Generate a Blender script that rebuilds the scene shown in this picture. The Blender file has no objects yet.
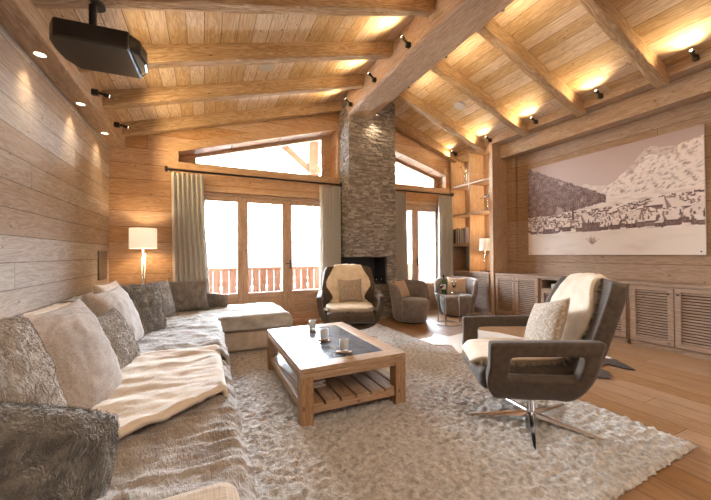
import bpy, bmesh, math, random
from math import radians as R, sin, cos, pi
from mathutils import Vector, Matrix, noise
random.seed(7)
SC = bpy.context.scene
COL = SC.collection

# ------------------------------------------------------------ camera, sky, exposure, large lights
cam_d = bpy.data.cameras.new('camera'); cam = bpy.data.objects.new('camera', cam_d); COL.objects.link(cam)
cam_d.sensor_width = 36.0; cam_d.lens = 321.93 / 711 * 36.0; cam_d.clip_start = 0.05
CAM_H, YAW, PIT, ROL = 1.22, 0.438368, 0.011089, -0.00768
_f = Vector((sin(YAW)*cos(PIT), cos(YAW)*cos(PIT), sin(PIT)))
_r = Vector((cos(YAW), -sin(YAW), 0)); _u = _r.cross(_f)
_r2 = _r*cos(ROL) + _u*sin(ROL); _u2 = _u*cos(ROL) - _r*sin(ROL)
cam.matrix_world = Matrix(((_r2.x, _u2.x, -_f.x, 0), (_r2.y, _u2.y, -_f.y, 0), (_r2.z, _u2.z, -_f.z, CAM_H), (0, 0, 0, 1)))
SC.camera = cam

world = bpy.data.worlds.new('overcast_sky'); SC.world = world; world.use_nodes = True
wb = world.node_tree.nodes['Background']; wb.inputs[0].default_value = (0.76, 0.88, 1.0, 1); wb.inputs[1].default_value = 66.0

def light(name, kind, loc, energy, color, size=None, size_y=None, target=None, spot=None, blend=.5, radius=None, parent=None, spread=None):
    d = bpy.data.lights.new(name, kind); d.energy = energy; d.color = color
    if kind == 'AREA':
        d.shape = 'RECTANGLE'; d.size = size; d.size_y = size_y
        if spread: d.spread = spread
    if kind == 'SPOT': d.spot_size = spot; d.spot_blend = blend
    if radius is not None: d.shadow_soft_size = radius
    o = bpy.data.objects.new(name, d); COL.objects.link(o); o.location = loc
    if target is not None:
        o.rotation_euler = (Vector(target) - Vector(loc)).to_track_quat('-Z', 'Y').to_euler()
    if parent is not None:
        o.parent = parent; o.matrix_parent_inverse = parent.matrix_basis.inverted()
    return o
def portal(name, loc, sx, sy):
    o = light(name, 'AREA', loc, 1, (1, 1, 1), sx, sy, target=(loc[0], loc[1]-1, loc[2])); o.data.cycles.is_portal = True
    return o
portal('daylight_large_door', (.98, 6.0, 1.3), 2.2, 2.0)
portal('daylight_small_door', (4.2, 6.0, 1.3), 1.3, 2.0)
portal('daylight_left_gable', (.98, 6.3, 3.1), 2.7, .95)
portal('daylight_right_gable', (4.2, 6.3, 3.0), 1.6, .75)
# unseen fill lights added behind the camera, warm overhead and paler at low level
light('added_overhead_fill', 'AREA', (2.0, -1.2, 3.1), 78, (1.0, .86, .68), 4.5, 2.2, target=(2.0, -.6, 0))
light('added_rear_fill', 'AREA', (3.4, -2.75, 1.7), 22, (.95, .96, 1.0), 3.0, 1.8, target=(1.6, 3, 1.2))

SC.view_settings.view_transform = 'Standard'; SC.view_settings.look = 'None'
SC.view_settings.gamma = 1.0; SC.view_settings.exposure = 0.68; SC.view_settings.use_curve_mapping = False
SC.cycles.max_bounces = 10; SC.cycles.diffuse_bounces = 6; SC.cycles.transparent_max_bounces = 12
SC.cycles.sample_clamp_indirect = 8.0; SC.cycles.use_denoising = True
SC.cycles.caustics_reflective = False; SC.cycles.caustics_refractive = False

# ------------------------------------------------------------ materials
def new_mat(name):
    m = bpy.data.materials.new(name); m.use_nodes = True
    return m, m.node_tree, m.node_tree.nodes['Principled BSDF']
def rgb(c): return (c[0], c[1], c[2], 1)
def simple(name, c, rough=.6, metal=0, spec=.5, trans=0, emis=None, estr=0, bump=0, bscale=200, sheen=0):
    m, t, b = new_mat(name)
    b.inputs['Base Color'].default_value = rgb(c); b.inputs['Roughness'].default_value = rough
    b.inputs['Metallic'].default_value = metal; b.inputs['Specular IOR Level'].default_value = spec
    b.inputs['Transmission Weight'].default_value = trans
    if emis: b.inputs['Emission Color'].default_value = rgb(emis); b.inputs['Emission Strength'].default_value = estr
    if sheen: b.inputs['Sheen Weight'].default_value = sheen; b.inputs['Sheen Roughness'].default_value = .4
    n = t.nodes; l = t.links
    tc = n.new('ShaderNodeTexCoord'); nz = n.new('ShaderNodeTexNoise'); nz.inputs['Scale'].default_value = bscale; nz.inputs['Detail'].default_value = 3
    l.new(tc.outputs['Object'], nz.inputs['Vector'])
    if bump:
        bp = n.new('ShaderNodeBump'); bp.inputs['Strength'].default_value = bump; bp.inputs['Distance'].default_value = .01
        l.new(nz.outputs['Fac'], bp.inputs['Height']); l.new(bp.outputs[0], b.inputs['Normal'])
    mx = n.new('ShaderNodeMapRange'); mx.inputs[3].default_value = max(0, rough-.06); mx.inputs[4].default_value = min(1, rough+.06)
    l.new(nz.outputs['Fac'], mx.inputs[0]); l.new(mx.outputs[0], b.inputs['Roughness'])
    return m

def math_n(t, op, a, b=None, c=None):
    n = t.nodes.new('ShaderNodeMath'); n.operation = op
    for i, v in enumerate((a, b, c)):
        if v is None: continue
        if isinstance(v, (int, float)): n.inputs[i].default_value = v
        else: t.links.new(v, n.inputs[i])
    return n.outputs[0]

def wood(name, c1, c2, along='X', across='Z', width=.2, tone=.25, grain=1.0, gap=True, rough=.6, knots=True, length=7.0, bump=.25, grey=0.0):
    """planked timber: grain runs along one axis, boards follow each other along another"""
    m, t, b = new_mat(name); n = t.nodes; l = t.links
    tc = n.new('ShaderNodeTexCoord'); sp = n.new('ShaderNodeSeparateXYZ'); l.new(tc.outputs['Object'], sp.inputs[0])
    ax = {'X': 0, 'Y': 1, 'Z': 2}; third = [k for k in 'XYZ' if k not in (along, across)][0]
    A, B, C = sp.outputs[ax[along]], sp.outputs[ax[across]], sp.outputs[ax[third]]
    q = math_n(t, 'DIVIDE', B, width); row = math_n(t, 'FLOOR', q); fr = math_n(t, 'FRACT', q)
    w1 = n.new('ShaderNodeTexWhiteNoise'); w1.noise_dimensions = '1D'; l.new(row, w1.inputs['W'])
    ql = math_n(t, 'DIVIDE', math_n(t, 'ADD', A, math_n(t, 'MULTIPLY', w1.outputs['Value'], 7.0)), length)
    cellL = math_n(t, 'FLOOR', ql); frL = math_n(t, 'FRACT', ql)
    w2 = n.new('ShaderNodeTexWhiteNoise'); w2.noise_dimensions = '1D'
    l.new(math_n(t, 'ADD', math_n(t, 'MULTIPLY', row, 17.3), math_n(t, 'MULTIPLY', cellL, 5.1)) if gap else math_n(t, 'MULTIPLY', row, 3.7), w2.inputs['W'])
    cv = n.new('ShaderNodeCombineXYZ')
    l.new(math_n(t, 'ADD', A, math_n(t, 'MULTIPLY', w2.outputs['Value'], 31.0)), cv.inputs[0])
    l.new(math_n(t, 'MULTIPLY', B, 9.0), cv.inputs[1]); l.new(math_n(t, 'MULTIPLY', C, 9.0), cv.inputs[2])
    n1 = n.new('ShaderNodeTexNoise'); n1.inputs['Scale'].default_value = 1.6*grain; n1.inputs['Detail'].default_value = 3; n1.inputs['Distortion'].default_value = .6
    l.new(cv.outputs[0], n1.inputs['Vector'])
    rings = math_n(t, 'FRACT', math_n(t, 'MULTIPLY', n1.outputs['Fac'], 9.0))
    rings = math_n(t, 'ABSOLUTE', math_n(t, 'SUBTRACT', math_n(t, 'MULTIPLY', rings, 2.0), 1.0))
    cv2 = n.new('ShaderNodeCombineXYZ')
    l.new(math_n(t, 'MULTIPLY', A, 3.0), cv2.inputs[0]); l.new(math_n(t, 'MULTIPLY', B, 90.0), cv2.inputs[1]); l.new(math_n(t, 'MULTIPLY', C, 90.0), cv2.inputs[2])
    n2 = n.new('ShaderNodeTexNoise'); n2.inputs['Scale'].default_value = 1.0; n2.inputs['Detail'].default_value = 2; l.new(cv2.outputs[0], n2.inputs['Vector'])
    fac = math_n(t, 'ADD', math_n(t, 'MULTIPLY', rings, .85), math_n(t, 'MULTIPLY', math_n(t, 'SUBTRACT', n2.outputs['Fac'], .38), 1.3))
    mix = n.new('ShaderNodeMix'); mix.data_type = 'RGBA'; mix.inputs[6].default_value = rgb(c1); mix.inputs[7].default_value = rgb(c2)
    l.new(fac, mix.inputs[0]); col = mix.outputs[2]
    hs = n.new('ShaderNodeHueSaturation'); l.new(col, hs.inputs['Color'])
    l.new(math_n(t, 'ADD', 1-tone/2, math_n(t, 'MULTIPLY', w2.outputs['Value'], tone)), hs.inputs['Value'])
    l.new(math_n(t, 'SUBTRACT', 1.05, math_n(t, 'MULTIPLY', w2.outputs['Value'], .25+grey)), hs.inputs['Saturation'])
    col = hs.outputs[0]
    if knots:
        cv3 = n.new('ShaderNodeCombineXYZ')
        l.new(math_n(t, 'ADD', math_n(t, 'MULTIPLY', A, .55), math_n(t, 'MULTIPLY', w2.outputs['Value'], 13.0)), cv3.inputs[0])
        l.new(math_n(t, 'MULTIPLY', B, 1.0), cv3.inputs[1]); l.new(math_n(t, 'MULTIPLY', C, 1.0), cv3.inputs[2])
        vo = n.new('ShaderNodeTexVoronoi'); vo.inputs['Scale'].default_value = 7.5; l.new(cv3.outputs[0], vo.inputs['Vector'])
        k = math_n(t, 'LESS_THAN', vo.outputs['Distance'], .075)
        mk = n.new('ShaderNodeMix'); mk.data_type = 'RGBA'; l.new(math_n(t, 'MULTIPLY', k, .65), mk.inputs[0]); l.new(col, mk.inputs[6])
        mk.inputs[7].default_value = rgb([c*.28 for c in c2]); col = mk.outputs[2]
    hgt = fac
    if gap:
        e = .007/width
        g = math_n(t, 'MAXIMUM', math_n(t, 'LESS_THAN', fr, e), math_n(t, 'LESS_THAN', frL, .0025/length*2))
        mg = n.new('ShaderNodeMix'); mg.data_type = 'RGBA'; l.new(math_n(t, 'MULTIPLY', g, .72), mg.inputs[0]); l.new(col, mg.inputs[6])
        mg.inputs[7].default_value = rgb([c*.2 for c in c2]); col = mg.outputs[2]
        hgt = math_n(t, 'SUBTRACT', math_n(t, 'MULTIPLY', fac, .4), math_n(t, 'MULTIPLY', g, 2.0))
    l.new(col, b.inputs['Base Color'])
    bp = n.new('ShaderNodeBump'); bp.inputs['Strength'].default_value = bump; bp.inputs['Distance'].default_value = .006
    l.new(hgt, bp.inputs['Height']); l.new(bp.outputs[0], b.inputs['Normal'])
    b.inputs['Roughness'].default_value = rough; b.inputs['Specular IOR Level'].default_value = .3
    return m

def mottled(name, cols, scale=20, rough=.9, bump=.4, bscale=90, stretch=(1, 1, 1), sheen=0, detail=4, dist=.01):
    m, t, b = new_mat(name); n = t.nodes; l = t.links
    tc = n.new('ShaderNodeTexCoord'); mp = n.new('ShaderNodeMapping'); mp.inputs['Scale'].default_value = stretch
    l.new(tc.outputs['Object'], mp.inputs[0])
    nz = n.new('ShaderNodeTexNoise'); nz.inputs['Scale'].default_value = scale; nz.inputs['Detail'].default_value = detail; l.new(mp.outputs[0], nz.inputs['Vector'])
    cr = n.new('ShaderNodeValToRGB'); e = cr.color_ramp.elements
    while len(e) < len(cols): e.new(.5)
    for i, c in enumerate(cols):
        e[i].position = .3 + .4*i/(len(cols)-1); e[i].color = rgb(c)
    l.new(nz.outputs['Fac'], cr.inputs[0]); l.new(cr.outputs[0], b.inputs['Base Color'])
    n2 = n.new('ShaderNodeTexNoise'); n2.inputs['Scale'].default_value = bscale; n2.inputs['Detail'].default_value = 4; n2.inputs['Distortion'].default_value = .8; l.new(mp.outputs[0], n2.inputs['Vector'])
    bp = n.new('ShaderNodeBump'); bp.inputs['Strength'].default_value = bump; bp.inputs['Distance'].default_value = dist
    l.new(n2.outputs['Fac'], bp.inputs['Height']); l.new(bp.outputs[0], b.inputs['Normal'])
    b.inputs['Roughness'].default_value = rough; b.inputs['Specular IOR Level'].default_value = .2
    if sheen: b.inputs['Sheen Weight'].default_value = sheen; b.inputs['Sheen Roughness'].default_value = .5
    return m

def woven(name, c1, c2, scale=260, bump=.4, slub=1.0):
    m, t, b = new_mat(name); n = t.nodes; l = t.links
    tc = n.new('ShaderNodeTexCoord')
    fs = []
    for st in ((1, .06, 1), (.06, 1, .06)):
        mp = n.new('ShaderNodeMapping'); mp.inputs['Scale'].default_value = st; l.new(tc.outputs['Object'], mp.inputs[0])
        nz = n.new('ShaderNodeTexNoise'); nz.inputs['Scale'].default_value = scale; nz.inputs['Detail'].default_value = 2; l.new(mp.outputs[0], nz.inputs['Vector'])
        fs.append(nz.outputs['Fac'])
    f = math_n(t, 'MULTIPLY', math_n(t, 'ADD', fs[0], fs[1]), .5)
    mr = n.new('ShaderNodeMapRange'); mr.inputs[1].default_value = .35; mr.inputs[2].default_value = .65; l.new(f, mr.inputs[0])
    mix = n.new('ShaderNodeMix'); mix.data_type = 'RGBA'; mix.inputs[6].default_value = rgb(c1); mix.inputs[7].default_value = rgb(c2)
    l.new(mr.outputs[0], mix.inputs[0]); l.new(mix.outputs[2], b.inputs['Base Color'])
    bp = n.new('ShaderNodeBump'); bp.inputs['Strength'].default_value = bump; bp.inputs['Distance'].default_value = .004
    l.new(f, bp.inputs['Height']); l.new(bp.outputs[0], b.inputs['Normal'])
    b.inputs['Roughness'].default_value = .9; b.inputs['Specular IOR Level'].default_value = .2; b.inputs['Sheen Weight'].default_value = .15
    return m

W1, W2 = (.58, .39, .235), (.40, .235, .115)
M = {}
M['wall_y'] = wood('spruce_wall_boards', (.47, .36, .27), (.33, .225, .145), 'Y', 'Z', .195, .24, rough=.75, grey=.3)
M['wall_x'] = wood('larch_wall_boards', (.60, .37, .19), (.42, .215, .09), 'X', 'Z', .235, .22, rough=.7)
M['ceil'] = wood('ceiling_boards', (.68, .485, .27), (.46, .285, .13), 'Y', 'X', .155, .26, rough=.7, grey=.15)
M['beam_x'] = wood('hewn_beam_x', (.54, .375, .21), (.32, .185, .08), 'X', 'Z', 5, .15, gap=False, rough=.75, bump=.6)
M['beam_y'] = wood('hewn_beam_y', (.50, .36, .235), (.33, .20, .11), 'Y', 'Z', 5, .15, gap=False, rough=.75, bump=.5)
M['floor'] = wood('oak_floor', (.34, .185, .082), (.25, .128, .052), 'Y', 'X', .20, .22, grain=.8, rough=.42, knots=False, length=2.2, bump=.12)
M['cab_y'] = wood('cabinet_timber_y', (.36, .245, .165), (.24, .145, .09), 'Y', 'Z', .8, .2, gap=False, rough=.6)
M['cab_z'] = wood('cabinet_timber_z', (.36, .245, .165), (.24, .145, .09), 'Z', 'Y', .8, .2, gap=False, rough=.6)
M['shelf_z'] = wood('bookcase_timber', (.56, .39, .25), (.40, .25, .14), 'Z', 'Y', .3, .2, rough=.6)
M['shelf_y'] = wood('bookcase_shelf_timber', (.50, .34, .22), (.36, .22, .13), 'Y', 'Z', .8, .2, gap=False, rough=.6)
M['pic_y'] = wood('picture_wall_boards', (.36, .225, .13), (.25, .14, .07), 'Y', 'Z', .26, .2, rough=.65)
M['frame_z'] = wood('window_timber_z', (.52, .33, .19), (.36, .21, .11), 'Z', 'X', .8, .2, gap=False, rough=.5)
M['frame_x'] = wood('window_timber_x', (.54, .345, .20), (.38, .22, .115), 'X', 'Z', .8, .2, gap=False, rough=.5)
M['trim_x'] = wood('window_trim_x', (.56, .36, .20), (.42, .24, .11), 'X', 'Z', .8, .2, gap=False, rough=.6)
M['trim_z'] = wood('window_trim_z', (.56, .36, .20), (.42, .24, .11), 'Z', 'X', .8, .2, gap=False, rough=.6)
M['tab_x'] = wood('table_oak_x', (.44, .27, .145), (.29, .16, .075), 'X', 'Y', .11, .2, grain=1.5, gap=False, rough=.42)
M['tab_y'] = wood('table_oak_y', (.44, .27, .145), (.29, .16, .075), 'Y', 'X', .11, .25, grain=1.5, gap=False, rough=.42)
M['tab_z'] = wood('table_oak_z', (.42, .25, .13), (.28, .15, .07), 'Z', 'X', .11, .2, grain=1.5, gap=False, rough=.5)
M['rail'] = wood('railing_boards', (.15, .085, .058), (.10, .052, .034), 'Z', 'X', .145, .25, gap=False, rough=.7)
M['eave'] = wood('outside_timber', (.17, .105, .085), (.12, .07, .052), 'X', 'Z', .3, .2, gap=False, rough=.8)
M['slate_top'] = mottled('dark_slate', [(.055, .065, .085), (.10, .115, .14), (.07, .08, .10)], 5, .22, .35, 14, dist=.004)
M['slate_top'].node_tree.nodes['Principled BSDF'].inputs['Specular IOR Level'].default_value = .6
M['black'] = simple('black_metal', (.015, .014, .014), .4, .3)
M['proj'] = simple('dark_projector_plastic', (.012, .010, .010), .35, 0, .5, bump=.03, bscale=400)
M['gloss'] = simple('glossy_black', (.01, .01, .012), .08)
M['chrome'] = simple('chrome', (.75, .75, .77), .10, 1)
M['steel'] = simple('brushed_steel', (.45, .45, .45), .3, 1)
M['velvet'] = mottled('taupe_velvet', [(.056, .039, .028), (.088, .065, .048)], 30, .8, .25, 300, sheen=.18)
M['velvet2'] = mottled('grey_brown_velvet', [(.13, .105, .09), (.20, .165, .145)], 14, .8, .2, 200, sheen=.5)
M['linen'] = woven('beige_linen', (.42, .33, .25), (.60, .50, .40))
M['linen_grey'] = woven('taupe_linen', (.27, .22, .185), (.42, .355, .31), 110)
M['curtain'] = woven('curtain_cloth', (.58, .545, .485), (.69, .655, .59), 220, .2)
def translucify(m, k):
    t = m.node_tree; b = t.nodes['Principled BSDF']; o = t.nodes['Material Output']
    tl = t.nodes.new('ShaderNodeBsdfTranslucent'); tl.inputs[0].default_value = (.55, .47, .38, 1)
    mx = t.nodes.new('ShaderNodeMixShader'); mx.inputs[0].default_value = k
    t.links.new(b.outputs[0], mx.inputs[1]); t.links.new(tl.outputs[0], mx.inputs[2]); t.links.new(mx.outputs[0], o.inputs[0])
translucify(M['curtain'], .2)
M['lining'] = simple('dark_curtain_lining', (.10, .10, .11), .9)
M['fur_dark'] = mottled('dark_fur', [(.065, .056, .05), (.11, .095, .083), (.17, .15, .13)], 22, .85, .9, 70, (1, 1, .5), sheen=.5, dist=.02)
M['fur_dark2'] = mottled('dark_grey_fur', [(.20, .182, .165), (.29, .268, .245), (.40, .37, .34)], 22, .85, .9, 70, (1, 1, .5), sheen=.5, dist=.02)
M['fur_brown'] = mottled('brown_fur', [(.22, .18, .148), (.31, .262, .22), (.42, .36, .31)], 18, .85, .9, 60, (1, 1, .5), sheen=.4, dist=.02)
M['fur_grey'] = mottled('grey_fur', [(.27, .25, .23), (.36, .335, .31), (.45, .42, .395)], 22, .85, .9, 60, (1, .6, 1), sheen=.4, dist=.02)
M['throw_brown'] = mottled('brown_fur_throw', [(.19, .145, .112), (.27, .215, .173), (.35, .29, .24)], 9, .85, .8, 55, (1.6, .6, 1), sheen=.4, dist=.016)
M['throw_grey'] = mottled('grey_fur_throw', [(.25, .225, .20), (.34, .31, .28), (.44, .41, .375)], 10, .85, .8, 55, (.7, 1.5, 1), sheen=.4, dist=.016)
M['throw_cream'] = mottled('cream_throw', [(.52, .42, .325), (.62, .52, .415)], 6, .9, .35, 60, sheen=.3, dist=.008)
M['sheep'] = mottled('sheepskin', [(.66, .53, .38), (.80, .70, .56)], 12, .9, .6, 120, sheen=.3)
M['hide_cushion'] = mottled('speckled_hide', [(.27, .19, .13), (.36, .275, .20), (.55, .48, .41)], 75, .75, .3, 120, sheen=.2)
M['grain_cushion'] = mottled('speckled_taupe_cushion', [(.22, .165, .12), (.33, .26, .20), (.46, .39, .32)], 70, .85, .5, 160)
M['tan_cushion'] = woven('tan_cushion_cloth', (.42, .30, .21), (.52, .39, .29), 200)
M['rug'] = mottled('shaggy_rug_pile', [(.30, .255, .22), (.48, .425, .375), (.64, .585, .53)], 30, .95, 1.0, 70, sheen=.3, dist=.015)
M['shade'] = simple('lamp_shade_linen', (.80, .74, .64), .9, emis=(1.0, .80, .58), estr=.42)
M['shade2'] = simple('grey_lamp_shade', (.62, .56, .50), .9, emis=(1.0, .80, .60), estr=.25)
M['bulb'] = simple('lit_lens', (1, 1, 1), .5, emis=(1, .86, .62), estr=2.5)
M['led'] = simple('led_strip', (1, 1, 1), .5, emis=(1, .72, .36), estr=7)
M['speaker'] = simple('pale_speaker_grille', (.50, .48, .45), .8)
M['snow'] = mottled('snow', [(.80, .84, .9), (.88, .91, .95)], .4, .8, .2, 3)
M['chalet'] = simple('weathered_chalet_wood', (.045, .032, .026), .9)
M['chalet2'] = simple('pale_render', (.09, .085, .09), .9)
M['chalet3'] = wood('grey_panel_boards', (.36, .32, .29), (.27, .235, .21), 'Z', 'Y', .1, .1, rough=.6, knots=False)
M['iron'] = simple('dark_hearth_iron', (.02, .019, .019), .5, .2, bump=.2, bscale=20)
M['candle_glass'] = simple('frosted_candle_glass', (.86, .89, .90), .25, trans=.45)
M['paper'] = simple('paper', (.75, .73, .70), .7)
M['bottle'] = simple('green_bottle_glass', (.03, .10, .02), .08, spec=.7)
M['label'] = simple('cream_label', (.72, .68, .55), .7)
M['silver'] = simple('silver_sculpture', (.55, .52, .48), .25, .9)
M['whitebox'] = simple('white_media_box', (.62, .60, .58), .5)
M['switch'] = simple('dark_switch_panel', (.14, .115, .095), .45, .3)
M['knob'] = simple('dark_bronze_knob', (.05, .04, .035), .35, .8)
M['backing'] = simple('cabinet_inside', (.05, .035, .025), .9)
M['leaf'] = simple('dark_evergreen', (.05, .08, .05), .9)

def glass_mat(name, tint=(1, 1, 1), edge=.12):
    m, t, b = new_mat(name); n = t.nodes; l = t.links
    out = n['Material Output']; tr = n.new('ShaderNodeBsdfTransparent'); tr.inputs[0].default_value = rgb(tint)
    gl = n.new('ShaderNodeBsdfGlossy'); gl.inputs['Roughness'].default_value = .02
    fr = n.new('ShaderNodeFresnel'); fr.inputs[0].default_value = 1.35
    mx = n.new('ShaderNodeMixShader'); l.new(math_n(t, 'ADD', fr.outputs[0], edge*.1), mx.inputs[0]); l.new(tr.outputs[0], mx.inputs[1]); l.new(gl.outputs[0], mx.inputs[2])
    l.new(mx.outputs[0], out.inputs[0]); n.remove(b)
    return m
M['glass'] = glass_mat('window_glass')
M['table_glass'] = glass_mat('clear_table_glass', (.82, .88, .88), .8)
M['wine_glass'] = glass_mat('wine_glass', (.93, .95, .95), .8)

def stone_mat():
    m, t, b = new_mat('stacked_grey_stone'); n = t.nodes; l = t.links
    g = n.new('ShaderNodeNewGeometry')
    cr = n.new('ShaderNodeValToRGB'); e = cr.color_ramp.elements
    e[0].position = 0; e[0].color = rgb((.14, .122, .105)); e[1].position = 1; e[1].color = rgb((.52, .46, .40))
    x = e.new(.5); x.color = rgb((.28, .245, .215))
    tc = n.new('ShaderNodeTexCoord'); nz = n.new('ShaderNodeTexNoise'); nz.inputs['Scale'].default_value = 14; nz.inputs['Detail'].default_value = 6; l.new(tc.outputs['Object'], nz.inputs[0])
    l.new(math_n(t, 'ADD', math_n(t, 'MULTIPLY', g.outputs['Random Per Island'], .75), math_n(t, 'MULTIPLY', math_n(t, 'SUBTRACT', nz.outputs['Fac'], .35), .7)), cr.inputs[0])
    l.new(cr.outputs[0], b.inputs['Base Color']); b.inputs['Roughness'].default_value = .85
    n2 = n.new('ShaderNodeTexNoise'); n2.inputs['Scale'].default_value = 60; n2.inputs['Detail'].default_value = 5; l.new(tc.outputs['Object'], n2.inputs[0])
    bp = n.new('ShaderNodeBump'); bp.inputs['Strength'].default_value = .7; bp.inputs['Distance'].default_value = .012
    l.new(n2.outputs['Fac'], bp.inputs['Height']); l.new(bp.outputs[0], b.inputs['Normal'])
    return m
M['stone'] = stone_mat()

# ------------------------------------------------------------ mesh builder
class MB:
    def __init__(s): s.bm = bmesh.new()
    def box(s, x0, x1, y0, y1, z0, z1, mat=None):
        vs = [s.bm.verts.new(Vector(p)) for p in ((x0,y0,z0),(x1,y0,z0),(x1,y1,z0),(x0,y1,z0),(x0,y0,z1),(x1,y0,z1),(x1,y1,z1),(x0,y1,z1))]
        if mat is not None:
            for v in vs: v.co = mat @ v.co
        for f in ((0,3,2,1),(4,5,6,7),(0,1,5,4),(1,2,6,5),(2,3,7,6),(3,0,4,7)): s.bm.faces.new([vs[i] for i in f])
        return s
    def prism(s, pts, axis, a, b):
        """pts: 2-D outline in the two other axes (order x,y,z), extruded from a to b along axis"""
        def mk(p, v):
            return {'X': (v, p[0], p[1]), 'Y': (p[0], v, p[1]), 'Z': (p[0], p[1], v)}[axis]
        A = [s.bm.verts.new(mk(p, a)) for p in pts]; B = [s.bm.verts.new(mk(p, b)) for p in pts]; n = len(pts)
        for i in range(n): s.bm.faces.new((A[i], A[(i+1) % n], B[(i+1) % n], B[i]))
        s.bm.faces.new(A); s.bm.faces.new(B[::-1])
        return s
    def tube(s, pts, r, seg=10, cap=True):
        pts = [Vector(p) for p in pts]; rs = r if isinstance(r, (list, tuple)) else [r]*len(pts); rings = []; prev = None
        for i, p in enumerate(pts):
            d = (pts[min(i+1, len(pts)-1)] - pts[max(i-1, 0)]).normalized()
            up = Vector((0, 0, 1)) if abs(d.z) < .95 else Vector((1, 0, 0))
            if prev is not None: up = prev
            a = d.cross(up).normalized(); b = a.cross(d).normalized(); prev = b
            rings.append([s.bm.verts.new(p + (a*cos(2*pi*k/seg) + b*sin(2*pi*k/seg))*rs[i]) for k in range(seg)])
        for i in range(len(rings)-1):
            for k in range(seg): s.bm.faces.new((rings[i][k], rings[i][(k+1) % seg], rings[i+1][(k+1) % seg], rings[i+1][k]))
        if cap: s.bm.faces.new(rings[0][::-1]); s.bm.faces.new(rings[-1])
        return s
    def lathe(s, prof, c=(0, 0, 0), seg=28, cap=True):
        rings = [[s.bm.verts.new((c[0]+r*cos(2*pi*k/seg), c[1]+r*sin(2*pi*k/seg), c[2]+z)) for k in range(seg)] for r, z in prof]
        for i in range(len(rings)-1):
            for k in range(seg): s.bm.faces.new((rings[i][k], rings[i][(k+1) % seg], rings[i+1][(k+1) % seg], rings[i+1][k]))
        if cap: s.bm.faces.new(rings[0][::-1]); s.bm.faces.new(rings[-1])
        return s
    def torus(s, c, Rr, r, seg=40, ms=8):
        rings = []
        for i in range(seg):
            a = 2*pi*i/seg
            rings.append([s.bm.verts.new((c[0]+(Rr+r*cos(2*pi*k/ms))*cos(a), c[1]+(Rr+r*cos(2*pi*k/ms))*sin(a), c[2]+r*sin(2*pi*k/ms))) for k in range(ms)])
        for i in range(seg):
            for k in range(ms): s.bm.faces.new((rings[i][k], rings[i][(k+1) % ms], rings[(i+1) % seg][(k+1) % ms], rings[(i+1) % seg][k]))
        return s
    def grid(s, nu, nv, f, closed_u=False):
        g = [[s.bm.verts.new(f(i/nu, j/nv)) for j in range(nv+1)] for i in range(nu + (0 if closed_u else 1))]
        n = len(g)
        for i in range(nu):
            for j in range(nv): s.bm.faces.new((g[i][j], g[(i+1) % n][j], g[(i+1) % n][j+1], g[i][j+1]))
        return s
    def build(s, name, mat, parent=None, world=True, smooth=False, bevel=0, seg=2, origin=None):
        bm = s.bm
        bmesh.ops.remove_doubles(bm, verts=bm.verts, dist=1e-5) if smooth else None
        bmesh.ops.recalc_face_normals(bm, faces=bm.faces)
        me = bpy.data.meshes.new(name); 
        inv = None
        if parent is not None and world:
            inv = parent_world(parent).inverted()
            bm.transform(inv)
        if origin is not None: bm.transform(Matrix.Translation(-Vector(origin)))
        bm.to_mesh(me); bm.free()
        if smooth:
            for p in me.polygons: p.use_smooth = True
        o = bpy.data.objects.new(name, me); COL.objects.link(o)
        if mat is not None: me.materials.append(mat if not isinstance(mat, str) else M[mat])
        if parent is not None: o.parent = parent
        if origin is not None: o.location = origin
        if bevel:
            md = o.modifiers.new('bevel', 'BEVEL'); md.width = bevel; md.segments = seg; md.limit_method = 'ANGLE'; md.angle_limit = R(35)
        return o
def parent_world(p):
    m = Matrix.LocRotScale(p.location, p.rotation_euler.to_quaternion() if hasattr(p.rotation_euler, 'to_quaternion') else None, p.scale)
    return (parent_world(p.parent) @ m) if p.parent else m
def empty(name, label, cat, loc=(0, 0, 0), rotz=0, group=None):
    o = bpy.data.objects.new(name, None); COL.objects.link(o); o.empty_display_size = .1
    o.location = loc; o.rotation_euler = (0, 0, rotz)
    return tag(o, label, cat, group)
def tag(o, label, cat, group=None, kind=None):
    o['label'] = label; o['category'] = cat
    if group: o['group'] = group
    if kind: o['kind'] = kind
    return o
def struct(o): o['kind'] = 'structure'; return o
def subsurf(o, lv=2):
    m = o.modifiers.new('subsurf', 'SUBSURF'); m.levels = lv; m.render_levels = lv; return o
def solid(o, th, off=0, crease=0):
    m = o.modifiers.new('solidify', 'SOLIDIFY'); m.thickness = th; m.offset = off
    if crease: m.edge_crease_outer = crease; m.edge_crease_inner = crease; m.edge_crease_rim = crease*.5
    return o
def copy_tree(o, parent=None):
    c = o.copy(); COL.objects.link(c); c.parent = parent
    for ch in list(o.children): copy_tree(ch, c)
    return c
def interp(T, v):
    for (a, x), (b, y) in zip(T, T[1:]):
        if v <= b: return x+(y-x)*(v-a)/(b-a)
    return T[-1][1]
def nz(x, y, z=0, s=1.0): return noise.noise(Vector((x*s, y*s, z*s)))
def fbm(x, y, z=0, o=4): return noise.fractal(Vector((x, y, z)), 1.0, 2.0, o)

# ------------------------------------------------------------ room shell
XL, XR, YB, YF, XP = -1.25, 5.5, 5.72, -3.0, 5.08
la, lb = 3.925 - .287*2.348 + .17, .287         # ceiling left: z = la + lb x
ra, rb = 3.836 + .354*3.54 + .17, -.354         # ceiling right
XA = (ra-la)/(lb-rb)                            # ridge line
def zc(x): return la+lb*x if x < XA else ra+rb*x

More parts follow.
